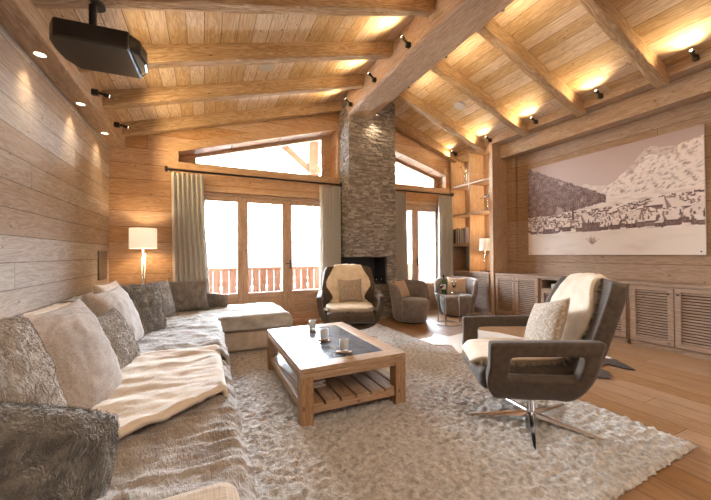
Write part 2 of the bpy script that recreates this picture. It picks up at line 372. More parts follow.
struct(MB().box(XL-.2, XR+.2, YF-.2, YB+.3, -.12, 0).build('floor', 'floor'))
struct(MB().box(XL-.2, XL, YF-.2, YB+.4, 0, 4.6).build('wall_left', 'wall_y'))
struct(MB().box(XR, XR+.2, YF-.2, YB+.4, 0, 4.6).build('wall_right', 'pic_y'))
struct(MB().box(XL, XR, YF-.2, YF, 0, 4.6).build('wall_front', 'wall_x'))
c = MB()
c.prism([(XL-.3, zc(XL-.3)), (XA, zc(XA)), (XA, zc(XA)+.3), (XL-.3, zc(XL-.3)+.3)], 'Y', YF-.3, 9.0)
c.prism([(XA, zc(XA)), (XR+.3, zc(XR+.3)), (XR+.3, zc(XR+.3)+.3), (XA, zc(XA)+.3)], 'Y', YF-.3, 9.0)
struct(c.build('ceiling', 'ceil'))

# window wall: timber pieces around two door openings and two gable lights
DY = YB+.38
DL = (-.12, 2.10, 2.24); DR = (3.66, 4.82, 2.27)
TL = [(-.37, 2.67), (2.30, 2.67), (2.30, 3.60), (-.37, 2.83)]
TR = [(3.34, 2.67), (4.96, 2.67), (4.96, 2.965), (3.34, 3.43)]
w = MB()
def wp(pts): w.prism(pts, 'Y', YB, DY)
wp([(XL-.1, 0), (DL[0], 0), (DL[0], 2.67), (TL[0][0], 2.67), (TL[3][0], TL[3][1]), (TL[3][0], 4.4), (XL-.1, 4.4)])
wp([(DL[0], DL[2]), (DL[1], DL[2]), (DL[1], 2.67), (DL[0], 2.67)])
wp([(TL[3][0], TL[3][1]), (2.30, 3.60), (2.30, 4.9), (TL[3][0], 4.9)])
wp([(2.10, 0), (DR[0], 0), (DR[0], 2.67), (2.10, 2.67)])
wp([(2.30, 2.67), (3.34, 2.67), (3.34, 4.9), (2.30, 4.9)])
wp([(DR[0], DR[2]), (DR[1], DR[2]), (DR[1], 2.67), (DR[0], 2.67)])
wp([(DR[1], 0), (XR+.1, 0), (XR+.1, 4.4), (4.96, 4.4), (4.96, 2.67), (DR[1], 2.67)])
wp([(3.34, 3.43), (4.96, 2.965), (4.96, 4.9), (3.34, 4.9)])
struct(w.build('wall_back', 'wall_x'))
# trim around the gable lights and above the doors
w = MB(); w.prism([(-.50, 2.56), (2.40, 2.56), (2.40, 2.67), (-.50, 2.67)], 'Y', YB-.03, YB+.01)
w.prism([(-.50, 2.67), (-.37, 2.67), (-.37, 2.83), (-.50, 2.93)], 'Y', YB-.03, YB+.01)
w.prism([(-.50, 2.93), (-.37, 2.83), (2.30, 3.60), (2.30, 3.74)], 'Y', YB-.03, YB+.01)
struct(w.build('trim_1', 'trim_x'))
w = MB(); w.prism([(3.34, 2.56), (5.06, 2.56), (5.06, 2.67), (3.34, 2.67)], 'Y', YB-.03, YB+.01)
w.prism([(3.34, 3.43), (4.96, 2.965), (4.96, 3.09), (3.34, 3.56)], 'Y', YB-.03, YB+.01)
struct(w.build('trim_2', 'trim_x'))
struct(MB().box(2.31, 2.41, YB-.03, YB+.3, 2.67, 3.72).build('trim_3', 'trim_z'))
struct(MB().box(-.2, 2.2, YB-.025, YB+.01, 2.24, 2.32).build('trim_4', 'trim_x'))
struct(MB().box(3.6, 4.9, YB-.025, YB+.01, 2.27, 2.34).build('trim_5', 'trim_x'))

def poly_frame(name, pts, inn, y0, y1, matname):
    """frame between the opening pts and the glazed polygon inn"""
    n = len(pts)
    m = MB(); bm = m.bm
    for i in range(n):
        j = (i+1) % n
        m.prism([pts[i], pts[j], tuple(inn[j]), tuple(inn[i])], 'Y', y0, y1)
    root = m.build(name, matname); struct(root)
    g = MB(); g.prism([tuple(p) for p in inn], 'Y', (y0+y1)/2-.004, (y0+y1)/2+.004); g.build('pane', 'glass', root)
    return root
poly_frame('window_1', TL, [(-.13, 2.755), (2.09, 2.755), (2.09, 3.475), (-.13, 2.845)], DY-.10, DY-.03, 'frame_x')
poly_frame('window_2', TR, [(3.42, 2.75), (4.845, 2.75), (4.845, 2.945), (3.42, 3.355)], DY-.10, DY-.03, 'frame_x')

def door_leaf(root, x0, x1, y, ztop, zmid, stile, handle=None):
    """glazed leaf: stiles, rails, wood panel below, pane"""
    m = MB()
    m.box(x0, x0+stile, y, y+.06, .04, ztop); m.box(x1-stile, x1, y, y+.06, .04, ztop)
    o = m.build('leaf_frame', 'frame_z', root, bevel=.006)
    m = MB(); m.box(x0+stile, x1-stile, y, y+.06, ztop-.085, ztop); m.box(x0+stile, x1-stile, y, y+.06, zmid-.09, zmid); m.box(x0+stile, x1-stile, y, y+.06, .04, .16)
    m.build('leaf_rail', 'frame_x', o, bevel=.006)
    MB().box(x0+stile-.01, x1-stile+.01, y+.02, y+.045, .15, zmid-.085).build('panel', 'frame_x', o, bevel=.004)
    MB().box(x0+stile-.01, x1-stile+.01, y+.028, y+.034, zmid-.005, ztop-.08).build('pane', 'glass', o)
    if handle:
        m = MB(); m.box(handle-.012, handle+.012, y-.008, y, .95, 1.12); m.tube([(handle, y-.004, 1.05), (handle, y-.045, 1.05), (handle-.09, y-.045, 1.05)], .008)
        m.build('handle', 'knob', o)
def door_set(name, x0, x1, ztop, leaves, handles):
    fr = MB(); fr.box(x0, x1, YB+.03, YB+.13, ztop-.05, ztop); fr.box(x0, x1, YB+.03, YB+.13, 0, .04)
    fr.box(x0, x0+.05, YB+.03, YB+.13, .04, ztop-.05); fr.box(x1-.05, x1, YB+.03, YB+.13, .04, ztop-.05)
    root = struct(fr.build(name, 'frame_x'))
    for (a, b), h in zip(leaves, handles): door_leaf(root, a, b, YB+.05, ztop-.05, .56, .085, h)
    return root
door_set('door_1', DL[0], DL[1], DL[2], [(-.07, .59), (.59, 1.35), (1.35, 2.05)], [None, None, 1.40])
door_set('door_2', DR[0], DR[1], DR[2], [(3.71, 4.14), (4.14, 4.77)], [4.19, None])
# hinges and threshold
struct(MB().box(-.16, 2.14, YB-.06, YB+.04, 0, .05).build('trim_6', 'frame_x'))
struct(MB().box(3.62, 4.86, YB-.06, YB+.04, 0, .05).build('trim_7', 'frame_x'))

# ------------------------------------------------------------ ceiling timbers
def hewn(name, L, wd, h, matname, loc, rot=(0, 0, 0), amp=.014, axis='X', n=26):
    """rough-hewn beam, length on local X (or Y), top at z=0"""
    m = MB(); prof = []
    hw = wd/2
    for a, b in (((-hw, 0), (-hw, -h)), ((-hw, -h), (hw, -h)), ((hw, -h), (hw, 0)), ((hw, 0), (-hw, 0))):
        for k in range(3): prof.append((a[0]+(b[0]-a[0])*k/3, a[1]+(b[1]-a[1])*k/3))
    cr = .012
    rings = []; sd = random.random()*50
    for i in range(n+1):
        x = L*i/n; ring = []
        for k, (y, z) in enumerate(prof):
            corner = k % 3 == 0
            jy = amp*nz(x*3+sd, k*.7, 1)*(1.3 if corner else .8) ; jz = amp*nz(x*3+sd, k*.7, 9)*(1.3 if corner else .8)
            yy, zz = y+jy, z + (jz if z < -.01 else 0)
            ring.append(m.bm.verts.new((x, yy, zz) if axis == 'X' else (yy, x, zz)))
        rings.append(ring)
    K = len(prof)
    for i in range(n):
        for k in range(K): m.bm.faces.new((rings[i][k], rings[i][(k+1) % K], rings[i+1][(k+1) % K], rings[i+1][k]))
    m.bm.faces.new(rings[0][::-1]); m.bm.faces.new(rings[-1])
    o = m.build(name, matname, bevel=.012); o.location = loc; o.rotation_euler = rot
    return struct(o)
angL = -math.atan(lb); angR = -math.atan(rb)
SX = -1.06                                      # room-side face of the left boxed beam
for y in (-1.6, -.7, .2, 1.1, 1.98, 2.885, 3.74, 4.62, 5.60):
    hewn('ceiling_beam', (2.40-SX)/cos(angL), .125, .185, 'beam_x', (SX-.05, y, zc(SX-.05)+.012), (0, angL, 0))
for y in (-1.6, -.75, .15, 1.05, 1.97, 2.91, 3.83, 4.79, 5.61):
    hewn('ceiling_beam', (5.2-2.70)/cos(angR), .125, .185, 'beam_x', (2.70, y, ra+rb*2.70+.012), (0, angR, 0))
# ridge beam
m = MB(); X0, X1, ZB = 2.31, 2.80, 3.70
n = 40; rings = []
for i in range(n+1):
    y = YF + (5.24-YF)*i/n; P = []
    for k, (x, z) in enumerate([(X0, 4.45), (X0, 4.1), (X0, 3.9), (X0, ZB+.03), (X0+.03, ZB), ((X0+X1)/2, ZB), (X1-.03, ZB), (X1, ZB+.03), (X1, 3.95), (X1, 4.45)]):
        P.append(m.bm.verts.new((x+.012*nz(y*1.5, k, 2), y, z+.012*nz(y*1.5, k, 5))))
    rings.append(P)
for i in range(n):
    for k in range(10): m.bm.faces.new((rings[i][k], rings[i][(k+1) % 10], rings[i+1][(k+1) % 10], rings[i+1][k]))
m.bm.faces.new(rings[0][::-1]); m.bm.faces.new(rings[-1])
struct(m.build('ridge_beam', 'beam_y', bevel=.01))
# boxed beam along the left wall with downlights in its underside
struct(MB().box(XL, SX, YF, YB, 2.80, 3.16).build('soffit_beam', 'beam_y', bevel=.01))
# plate beam above cabinets and lower boxed beam over the picture
hb = MB().box(XP, XR, YF, YB, 3.335, 3.56).build('plate_beam', 'beam_y', bevel=.012); struct(hb)
struct(MB().box(5.27, XR, YF, 4.5, 3.06, 3.335).build('curtain_beam', 'beam_y', bevel=.012))
struct(MB().box(5.44, XR, 4.30, 4.5, .82, 3.06).build('trim_8', 'pic_y'))

# ------------------------------------------------------------ chimney
ch = empty('stone_chimney', 'tall grey stacked-stone chimney breast between the two balcony doors, with open corner hearth', 'chimney', (2.83, 5.46, 0))
CX0, CX1, CY0 = 2.345, 3.32, 5.25
def stones(x0, x1, y0, y1, z0, z1, faces, rs):
    """stacked stone cladding: every stone a small block standing slightly proud"""
    m = MB(); rnd = random.Random(rs)
    m.box(x0+.015, x1-.015, y0+.015, y1, z0, z1)
    z = z0
    while z < z1-.004:
        h = min(rnd.uniform(.014, .032), z1-z)
        for f in faces:
            a, bnd = (x0, x1) if f == 'front' else (y0, y1)
            while a < bnd-.004:
                ln = min(rnd.uniform(.03, .15), bnd-a); p = rnd.uniform(0, .022)
                if bnd-a-ln < .03: ln = bnd-a
                if f == 'front': m.box(a, a+ln-.003, y0-p+.01, y0+.03, z, z+h-.003)
                elif f == 'left': m.box(x0-p+.01, x0+.03, a, a+ln-.003, z, z+h-.003)
                else: m.box(x1-.03, x1+p-.01, a, a+ln-.003, z, z+h-.003)
                a += ln
        z += h
    return m
stones(CX0, CX1, CY0, YB, 1.16, 4.22, ('front', 'left', 'right'), 1).build('stone_stack', 'stone', ch)
stones(CX0, CX1, CY0, YB, 0, .64, ('front', 'left', 'right'), 2).build('stone_base', 'stone', ch)
stones(3.12, CX1, CY0, YB, .64, 1.16, ('front', 'right'), 3).build('stone_jamb', 'stone', ch)
m = MB(); m.box(CX0+.02, 3.12, YB-.05, YB-.01, .66, 1.14); m.box(3.09, 3.12, CY0+.03, YB-.05, .66, 1.14); m.box(CX0+.01, 3.12, CY0+.02, YB-.02, .64, .66); m.box(CX0+.01, 3.12, CY0+.02, YB-.02, 1.14, 1.16)
m.build('hearth_lining', 'iron', ch)
m = MB()
for k in range(9): m.box(2.5+k*.06, 2.52+k*.06, 5.40, 5.60, .70, .72)
m.box(2.48, 3.02, 5.40, 5.42, .66, .72); m.box(2.48, 3.02, 5.58, 5.60, .66, .72); m.build('grate', 'iron', ch)
for i, (x, l_) in enumerate(((2.93, 'left of the two small glass candle cups at the hearth front'), (3.04, 'right of the two small glass candle cups at the hearth front'))):
    t = empty('candle_cup', l_, 'candle holder', (x, 5.33, .66), group='glass cups in the hearth')
    MB().lathe([(.022, 0), (.006, .01), (.006, .045), (.03, .06), (.034, .12), (.031, .12), (.027, .064), (.001, .055)], cap=False).build('cup', 'wine_glass', t, world=False, smooth=True)
    MB().lathe([(.02, .062), (.02, .085)]).build('candle', 'paper', t, world=False)

# ------------------------------------------------------------ spotlights and downlights
def spot_fixture(loc, aim, label, energy, col=(1, .73, .40), size=140, parent_len=.10, tip=True, radius=.045, off=.02, drop=.05):
    t = empty('spotlight', label, 'spotlight', loc, group='black spotlights on the beams')
    d = (Vector(aim)-Vector(loc)).normalized(); L = Vector(loc)
    MB().box(loc[0]-.03, loc[0]+.03, loc[1]-.022, loc[1]+.022, loc[2]-.04, loc[2]+.02).build('bracket', 'black', t, bevel=.004)
    b = L + d*.02
    MB().tube([b, b+d*.05, b+d*.055, b+d*parent_len], [.014, .014, .020, .020], 14).build('barrel', 'black', t, smooth=False)
    e = b+d*(parent_len+.001); energy = energy*1.9
    MB().tube([e, e+d*.002], .016, 14).build('lens', 'bulb', t)
    light('spotlight_lamp', 'SPOT', tuple(e+d*off-Vector((0, 0, drop))), energy, col, target=tuple(e+d*2), spot=R(size), blend=.8, radius=radius, parent=t)
    return t
nm = ['nearest', 'middle', 'farthest']
for i, y in enumerate((3.25, 4.17, 5.09)):
    spot_fixture((SX+.03, y, 2.93), (SX+.55, y+.06, 2.84), 'black spotlight on the boxed beam along the left wall, %s' % ('behind the projector', 'second from the window wall', 'closest to the window wall')[i], 20)
for i, y in enumerate((2.42, 3.29, 4.165, 5.02)):
    spot_fixture((X0-.03, y, 3.80), (X0-.35, y-.05, 3.98), 'black spotlight on the ridge beam, left face, %s' % ('cut by the top edge', 'nearest of the three in full view', 'middle of the three', 'right beside the chimney')[i], 12)
for i, y in enumerate((2.45, 3.36, 4.23)):
    spot_fixture((X1+.03, y, 3.82), (X1+.45, y, 3.96), 'black spotlight on the right face of the ridge beam, %s' % nm[i], 8)
spot_fixture((2.84, 5.08, 3.86), (2.86, 5.22, 3.2), 'black spotlight at the end of the ridge beam aimed down the stone chimney', 5, size=110, col=(1, .8, .55))
for i, y in enumerate((.7, 1.64, 2.61, 3.59, 4.55, 5.50)):
    if i == 0: continue
    spot_fixture((XP-.03, y, 3.42), (XP-.45, y, 3.60), 'black spotlight on the beam above the cabinets, %s' % ('', 'first from the right picture edge', 'second from the right picture edge', 'third from the right picture edge', 'over the bookcase pillar', 'in the corner by the window wall')[i], 12 if i < 5 else 6, drop=.11)
for y in (-1.2, -.2, .75): light('beam_spot_lamp', 'SPOT', (XP-.2, y, 3.42), 17, (1, .70, .36), target=(XP-.5, y, 3.9), spot=R(120), blend=.8, radius=.03)
for i, y in enumerate((3.315, 4.23, 5.124)):
    t = empty('recessed_downlight', 'round white downlight in the boxed beam above the left wall, %s' % ('closest to the camera', 'middle one', 'closest to the lamp corner')[i], 'downlight', (-1.165, y, 2.80), group='downlights over the left wall')
    MB().lathe([(.046, -.004), (.046, .0), (.036, .0), (.034, -.003)], cap=False).build('ring', 'paper', t, world=False, smooth=True)
    MB().lathe([(.036, -.002), (.036, -.001)]).build('lens', 'bulb', t, world=False)
for y in (-.4, .55, 1.48, 2.4, 3.315, 4.23, 5.124):
    light('downlight_lamp', 'SPOT', (-1.15, y, 2.79), 15, (1, .78, .50), target=(-1.19, y, 0), spot=R(80), blend=.9, radius=.03)
for (x, y, l_) in ((.734, 4.212, 'pale round ceiling speaker between rafters on the left slope'), (4.074, 4.326, 'pale round ceiling speaker on the right slope')):
    z = zc(x); a = angL if x < XA else angR
    o = MB().lathe([(.0, -.012), (.085, -.012), (.10, -.008), (.105, .004)], cap=False).build('ceiling_speaker', 'speaker', None, smooth=True)
    o.location = (x, y, z); o.rotation_euler = (0, a, 0); tag(o, l_, 'speaker', 'round ceiling speakers')

# ------------------------------------------------------------ projector
t = empty('projector', 'large black projector with a glossy end hanging from the rafter at upper left', 'projector', (-.68, 2.9, 2.66))
out = [(-.20, -.20), (.20, -.20), (.265, -.12), (.285, .0), (.25, .18), (.205, .235), (-.19, .235), (-.245, .10), (-.265, 0), (-.25, -.12)]
m = MB(); m.prism([(-.215, -.185), (.205, -.215), (.222, .215), (-.185, .235), (-.245, .12), (-.262, .0), (-.258, -.10)], 'Z', 0, .125); m.build('housing', 'proj', t, world=False, bevel=.012)
m = MB(); m.prism([(.200, -.212), (.262, -.14), (.286, -.02), (.278, .10), (.222, .213)], 'Z', .006, .118); m.build('glossy_end', 'gloss', t, world=False, bevel=.015)
m = MB(); m.box(-.12, .16, -.10, .10, .125, .137); m.box(-.10, .14, -.17, -.10, .125, .133); m.build('mount_bracket', 'black', t, world=False, bevel=.003)
MB().tube([(-.05, 0, .13), (-.05, 0, .385)], .024, 16).build('pole', 'black', t, world=False)
MB().lathe([(.075, .375), (.075, .392)], (-.05, 0, 0)).build('ceiling_plate', 'black', t, world=False)
m = MB()
for i in range(5): m.box(.03+i*.012, .038+i*.012, .09, .13-(i % 2)*.012, -.0006, .001)
m.build('faint_marking', 'knob', t, world=False)

# ------------------------------------------------------------ wall switch panel
o = MB().box(XL, XL+.02, 5.17, 5.54, .90, 1.28).build('wall_panel', 'switch', None, bevel=.004)
o['label'] = 'flat dark brown rectangular panel on the left wall near the corner'; o['category'] = 'wall panel'

# ------------------------------------------------------------ curtains and rods
def curtain(name, x0, x1, flare0, flare1, label, folds, y=YB-.13, seed=0, amp=.05):
    def f(u, v):
        z = 2.475 - v*2.455
        a, b = x0+flare0*v**1.5, x1+flare1*v**1.5
        ph = u*folds*2*pi + seed + .6*nz(u*3, v*1.5, seed)
        x = a+(b-a)*u + .008*sin(ph*2)
        return (x, y + amp*(.75+.25*v)*sin(ph) + .012*nz(u*6, v*3, seed+4), z)
    o = MB().grid(int(folds*14), 26, f).build(name, 'curtain', None, smooth=True)
    solid(o, .006); tag(o, label, 'curtain', 'beige pleated curtains'); return o
curtain('curtain', -.46, -.02, .03, .13, 'beige pleated curtain left of the large balcony door, beside the floor lamp', 7, seed=1)
curtain('curtain', 1.92, 2.33, .0, -.01, 'beige pleated curtain between the large balcony door and the chimney', 7, seed=2)
curtain('curtain', 3.50, 3.80, .0, .05, 'narrow beige curtain just right of the stone chimney', 6, seed=3)
curtain('curtain', 4.62, 4.99, -.02, .0, 'beige pleated curtain beside the bookcase', 7, seed=4)
def rod(x0, x1, label, s0=True, s1=True):
    t = empty('curtain_rod', label, 'curtain rod', ((x0+x1)/2, YB-.12, 2.515))
    MB().tube([(x0, YB-.12, 2.515), (x1, YB-.12, 2.515)], .016, 14).build('pole', 'black', t)
    for x, k in ((x0, s0), (x1, s1)):
        if k: MB().box(x-.02, x+.02, YB-.15, YB-.09, 2.485, 2.56).build('finial', 'black', t, bevel=.005)
        MB().box(x+(.04 if x == x0 else -.06), x+(.06 if x == x0 else -.04), YB-.12, YB-.03, 2.505, 2.525).build('wall_bracket', 'black', t)
    return t
rod(-.52, 2.34, 'long black curtain rod above the large balcony door')
rod(3.42, 5.04, 'shorter black curtain rod right of the chimney')

# ------------------------------------------------------------ mountain photograph on the right wall
def mural():
    NX, NZ = 330, 210; W, Hh = 2.35, 1.585
    P = [[None]*(NZ+1) for _ in range(NX+1)]
    sky_t, sky_b = (.38, .275, .24), (.52, .40, .355)
    def lerp(a, b, k): return tuple(a[i]+(b[i]-a[i])*k for i in range(3))
    snow = (.74, .645, .58); dark = (.085, .042, .035); mid = (.30, .20, .175)
    for i in range(NX+1):
        u = i/NX                      # 0 = left edge (far), 1 = right edge (near)
        # right mountain: peak at three quarters, shoulder to the right edge
        rm = interp([(0, 0), (.50, .58), (.60, .69), (.70, .82), (.76, .93), (.82, .91), (.88, .88), (1, .92)], u) + .022*fbm(u*26, 3.1, 0, 5) if u > .5 else 0
        lm = interp([(0, .55), (.34, .60), (.42, .71), (.48, .68), (.56, .66), (.62, .6), (1, .5)], u) + .02*fbm(u*22, 8.2)
        fo = min(1.2, 1.01 - .80*u + .020*fbm(u*26, 1.0) + .008*nz(u*160, 2)) if u < .55 else 0    # forest slope on the left
        base = .57 - .03*u + .01*fbm(u*12, 5)
        for j in range(NZ+1):
            v = j/NZ
            c = lerp(sky_b, sky_t, min(1, max(0, (v-.6)/.4)))
            c = lerp(c, (.48, .37, .33), .2*(.5+fbm(u*3, v*4)))
            if v < lm: c = lerp((.40, .30, .265), snow, .35+.5*(.5+.5*fbm(u*30, v*30, 2)))
            if v < rm:
                k = fbm(u*30+v*16, v*34-u*30, 5, 5) + .5*fbm(u*70, v*80-u*40, 2, 3); c = lerp(snow, (.26, .18, .155), max(0, min(1, (k+.06)*1.05)))
                if v > rm-.07 and .66 < u < .90: c = lerp(c, mid, .45+.3*nz(u*90, v*90))
            if v < base: c = lerp(snow, (.50, .41, .36), max(0, min(1, .15+fbm(u*14, v*40, 3))))
            if v < fo and v > .43+.03*fbm(u*8, 4)+.25*max(0, u-.25):
                k = nz(u*150, v*120, 1)+.4*fbm(u*30, v*24, 6); c = lerp(dark, (.36, .25, .22), max(0, min(1, .35+k)))
                if fbm(u*14, v*10, 7) > .55: c = lerp(c, snow, .3)
            if v < .22: c = lerp((.70, .61, .54), (.60, .51, .455), max(0, fbm(u*5, v*12, 9)))
            P[i][j] = c
    rnd = random.Random(4)
    def rect(u0, u1, v0, v1, c):
        for i in range(max(0, int(u0*NX)), min(NX, int(u1*NX))+1):
            for j in range(max(0, int(v0*NZ)), min(NZ, int(v1*NZ))+1): P[i][j] = c
    def house(u, v, s):
        w_, h_ = .011*s, .017*s; sk = rnd.choice((-1, 1))
        rect(u-w_, u+w_, v, v+h_, lerp(dark, mid, rnd.random()*.6))
        for k in range(int(s)): rect(u-w_*.6+k*w_*.5, u-w_*.55+k*w_*.5, v+h_*.35, v+h_*.6, mid)
        rows = max(2, int(h_*1.1*NZ)); tone = rnd.random()
        for r_ in range(rows):                                     # snow-covered pitched roof, one side darker
            q = r_/rows; o_ = sk*q*w_*.9; hw = w_*1.3*(1-q*.75)
            rect(u-hw+o_, u+hw+o_, v+h_+r_/NZ, v+h_+r_/NZ, lerp(snow, (.55, .44, .39), .6*tone))
            rect(u+sk*hw*.7+o_-.002, u+sk*hw*.7+o_+.002+w_*.3*(1-q), v+h_+r_/NZ, v+h_+r_/NZ, lerp(dark, mid, .8))
        rect(u-w_*1.3, u+w_*1.3, v+h_-.004, v+h_-.002, dark)
    hs = []
    for k in range(560):
        u = rnd.random(); lo = .235 + .03*nz(u*5, 3); top = .42+.05*u if u < .45 else .44+.12*(u-.45)
        v = lo+(top-lo)*rnd.random()**1.1; s = (1.7-1.35*(v-lo)/(top-lo))*(.75+.75*u)*rnd.uniform(.8, 1.3)
        hs.append((v, u, max(.5, s)))
    for v, u, s in ((.90, .31, 4.6), (.80, .36, 3.6), (.97, .30, 3.4), (.70, .30, 3.0), (.46, .235, 5.0), (.16, .235, 3.0), (.62, .26, 3.2), (.30, .25, 2.6)): hs.append((u, v, s))
    for v, u, s in sorted(hs, reverse=True): house(u, v, s)
    for k in range(60):                                            # dark fir trees among the houses
        u = rnd.random(); v = rnd.uniform(.23, .36); hh = rnd.uniform(.02, .045)
        for q in range(8): rect(u-.004*(1-q/8), u+.004*(1-q/8), v+hh*q/8, v+hh*(q+1)/8, lerp(dark, mid, rnd.random()*.5))
    for k in range(34): rect(.345-.004, .345+.004, .36, .36+k*.0035, dark)          # church spire
    for k in range(10): rect(.345-.011, .345+.011, .33+k*.004, .33+k*.004, mid)
    for k in range(34):                                                           # bare tree in the snow
        a = -1.1+2.2*rnd.random(); L_ = rnd.uniform(.03, .075)
        for q in range(26):
            uu = .465+sin(a)*L_*q/26*.8; vv = .105+cos(a)*L_*q/26*1.3
            if rnd.random() < .7: P[int(uu*NX)][int(vv*NZ)] = lerp(P[int(uu*NX)][int(vv*NZ)], (.30, .20, .17), .75)
    for k in range(50):
        uu = .155+rnd.gauss(0, .012); vv = .055+abs(rnd.gauss(0, .02)); P[int(uu*NX)][int(vv*NZ)] = (.55, .45, .41)
    m = MB(); x = XR-.030; y1, y0, z0 = 4.065, 1.72, 1.172
    g = m.grid(NX, NZ, lambda u, v: (x, y1+(y0-y1)*u, z0+Hh*v))
    o = m.build('printed_scene', None, None); me = o.data
    ca = me.color_attributes.new('print', 'FLOAT_COLOR', 'POINT')
    for vert in me.vertices:
        i = round((y1-vert.co.y)/(y1-y0)*NX); j = round((vert.co.z-z0)/Hh*NZ)
        ca.data[vert.index].color = (*P[min(NX, max(0, i))][min(NZ, max(0, j))], 1)
    mt, t_, b = new_mat('printed_photograph'); a = t_.nodes.new('ShaderNodeAttribute'); a.attribute_name = 'print'
    t_.links.new(a.outputs['Color'], b.inputs['Base Color']); b.inputs['Roughness'].default_value = .55; b.inputs['Specular IOR Level'].default_value = .3
    me.materials.append(mt)
    root = MB().box(XR-.029, XR-.006, y0, y1, z0, z0+Hh).build('mountain_photograph', 'paper', None)
    o.parent = root; tag(root, 'large sepia photograph panel of a snowy alpine village on the right wall', 'photograph')
    for y, z in ((y0+.04, z0+.04), (y1-.04, z0+.04)):
        MB().lathe([(.008, 0), (.008, .003)]).build('screw', 'black', root, world=False).matrix_basis = Matrix.Translation((XR-.030, y, z)) @ Matrix.Rotation(-pi/2, 4, 'Y')
mural()

# ------------------------------------------------------------ low cabinets
def louvre_door(parent, y0, y1, z0, z1, x=XP, knob=None, knob_z=None, fr=.055):
    m = MB(); th = .022
    m.box(x-th, x, y0, y0+fr, z0, z1); m.box(x-th, x, y1-fr, y1, z0, z1); m.box(x-th, x, y0+fr, y1-fr, z0, z0+fr); m.box(x-th, x, y0+fr, y1-fr, z1-fr*.8, z1)
    n = max(6, int((z1-z0-2*fr)/.032)); st = (z1-z0-1.8*fr)/n
    for k in range(n):
        zc_ = z0+fr+st*(k+.5)
        mt = Matrix.Translation((x-th*.5, 0, zc_)) @ Matrix.Rotation(R(34), 4, 'Y')
        m.box(-.003, .003, y0+fr-.004, y1-fr+.004, -.0105, .0105, mt)
    d = m.build('door', 'cab_y', parent)
    if knob:
        kz = knob_z or z1-.075
        MB().tube([(x-th, knob, kz), (x-th-.012, knob, kz), (x-th-.015, knob, kz), (x-th-.026, knob, kz)], [.005, .005, .012, .010], 12).build('knob', 'knob', d)
    return d
def cabinet(y0, y1, label, doors, niche=False, top=.785, x1=XR-.001):
    t = empty('louvred_cabinet', label, 'cabinet', (5.29, (y0+y1)/2, 0), group='low louvred cabinets')
    m = MB(); m.box(XP, x1, y0, y0+.022, 0, top); m.box(XP, x1, y1-.022, y1, 0, top); m.box(XP, x1, y0, y1, .0, .065); m.box(XP, x1, y0, y1, top-.02, top)
    m.box(x1-.02, x1, y0, y1, .06, top)
    if niche: m.box(XP, x1, y0, y1, .60, .622)
    m.build('carcass', 'cab_y', t, bevel=.002)
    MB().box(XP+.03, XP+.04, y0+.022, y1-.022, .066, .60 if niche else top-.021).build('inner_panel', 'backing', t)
    for (a, b, k) in doors: louvre_door(t, a, b, .075, .595 if niche else top-.008, knob=k)
    return t
cabinet(3.575, 4.49, 'double-door louvred cabinet directly right of the bookcase pillar', [(4.045, 4.465, 4.085), (3.60, 4.035, 3.995)])
cabinet(2.335, 3.57, 'louvred cabinet with an open media slot, behind the right armchair', [(2.955, 3.545, None), (2.36, 2.945, None)], niche=True)
cabinet(1.40, 2.33, 'double-door louvred cabinet nearest the right picture edge', [(1.875, 2.305, 1.915), (1.425, 1.865, 1.83)])
cabinet(.46, 1.395, 'louvred cabinet cut off beyond the right picture edge', [(.94, 1.37, .98), (.485, .93, .89)])
o = MB().box(XP-.015, XR, .45, 4.52, .787, .825).build('worktop', 'cab_y', None, bevel=.004); tag(o, 'long brown timber worktop along the low cabinets under the photograph', 'worktop')
for (y0, y1, l_) in ((3.10, 3.42, 'pale media box in the open cabinet slot left of the armchair back'), (2.44, 2.62, 'white media box at the near end of the open cabinet slot')):
    t = MB().box(5.13, 5.38, y0, y1, .624, .70 if y0 > 3 else .745).build('media_box', 'whitebox', None, bevel=.006); tag(t, l_, 'media box', 'boxes in the cabinet slot')

# ------------------------------------------------------------ bookcase
BX = 5.05
t = empty('bookcase', 'open built-in timber bookcase with lit compartments in the corner', 'bookcase', (5.27, 5.05, 0))
m = MB(); m.box(BX, XR-.001, 4.50, 4.585, 0, 3.335); m.build('side_panel', 'shelf_z', t, bevel=.004)
m = MB(); m.box(BX, XR-.03, 5.10, 5.135, .83, 3.33); m.build('divider', 'shelf_z', t, bevel=.003)
m = MB(); m.box(BX, XR-.03, 5.66, 5.715, .83, 3.33); m.build('side_panel', 'shelf_z', t, bevel=.003)
MB().box(XR-.03, XR-.001, 4.585, 5.715, .8, 3.33).build('back_panel', 'shelf_z', t)
for (y0, y1, z, th) in ((4.585, 5.10, 2.66, .035), (5.135, 5.66, 2.66, .035), (4.585, 5.10, 2.03, .035), (5.135, 5.66, 2.03, .035), (5.135, 5.66, 1.36, .07)):
    MB().box(BX+.005, XR-.03, y0, y1, z, z+th).build('shelf', 'shelf_y', t, bevel=.003)
MB().box(BX-.01, XR-.03, 4.585, 5.715, .80, .83).build('base_shelf', 'shelf_y', t, bevel=.003)
m = MB(); m.box(BX, XR-.03, 4.585, 5.715, 0, .06); m.box(BX+.03, BX+.04, 4.585, 5.715, .06, .80); mm = m.build('base_carcass', 'cab_y', t)
MB().box(XR-.045, XR-.031, 5.14, 5.655, .835, 1.355).build('grey_panel', 'chalet3', t)['label'] = 'grey back panel below the books'
louvre_door(t, 4.60, 5.11, .07, .79, x=BX, knob=None); louvre_door(t, 5.13, 5.64, .07, .79, x=BX, knob=None)
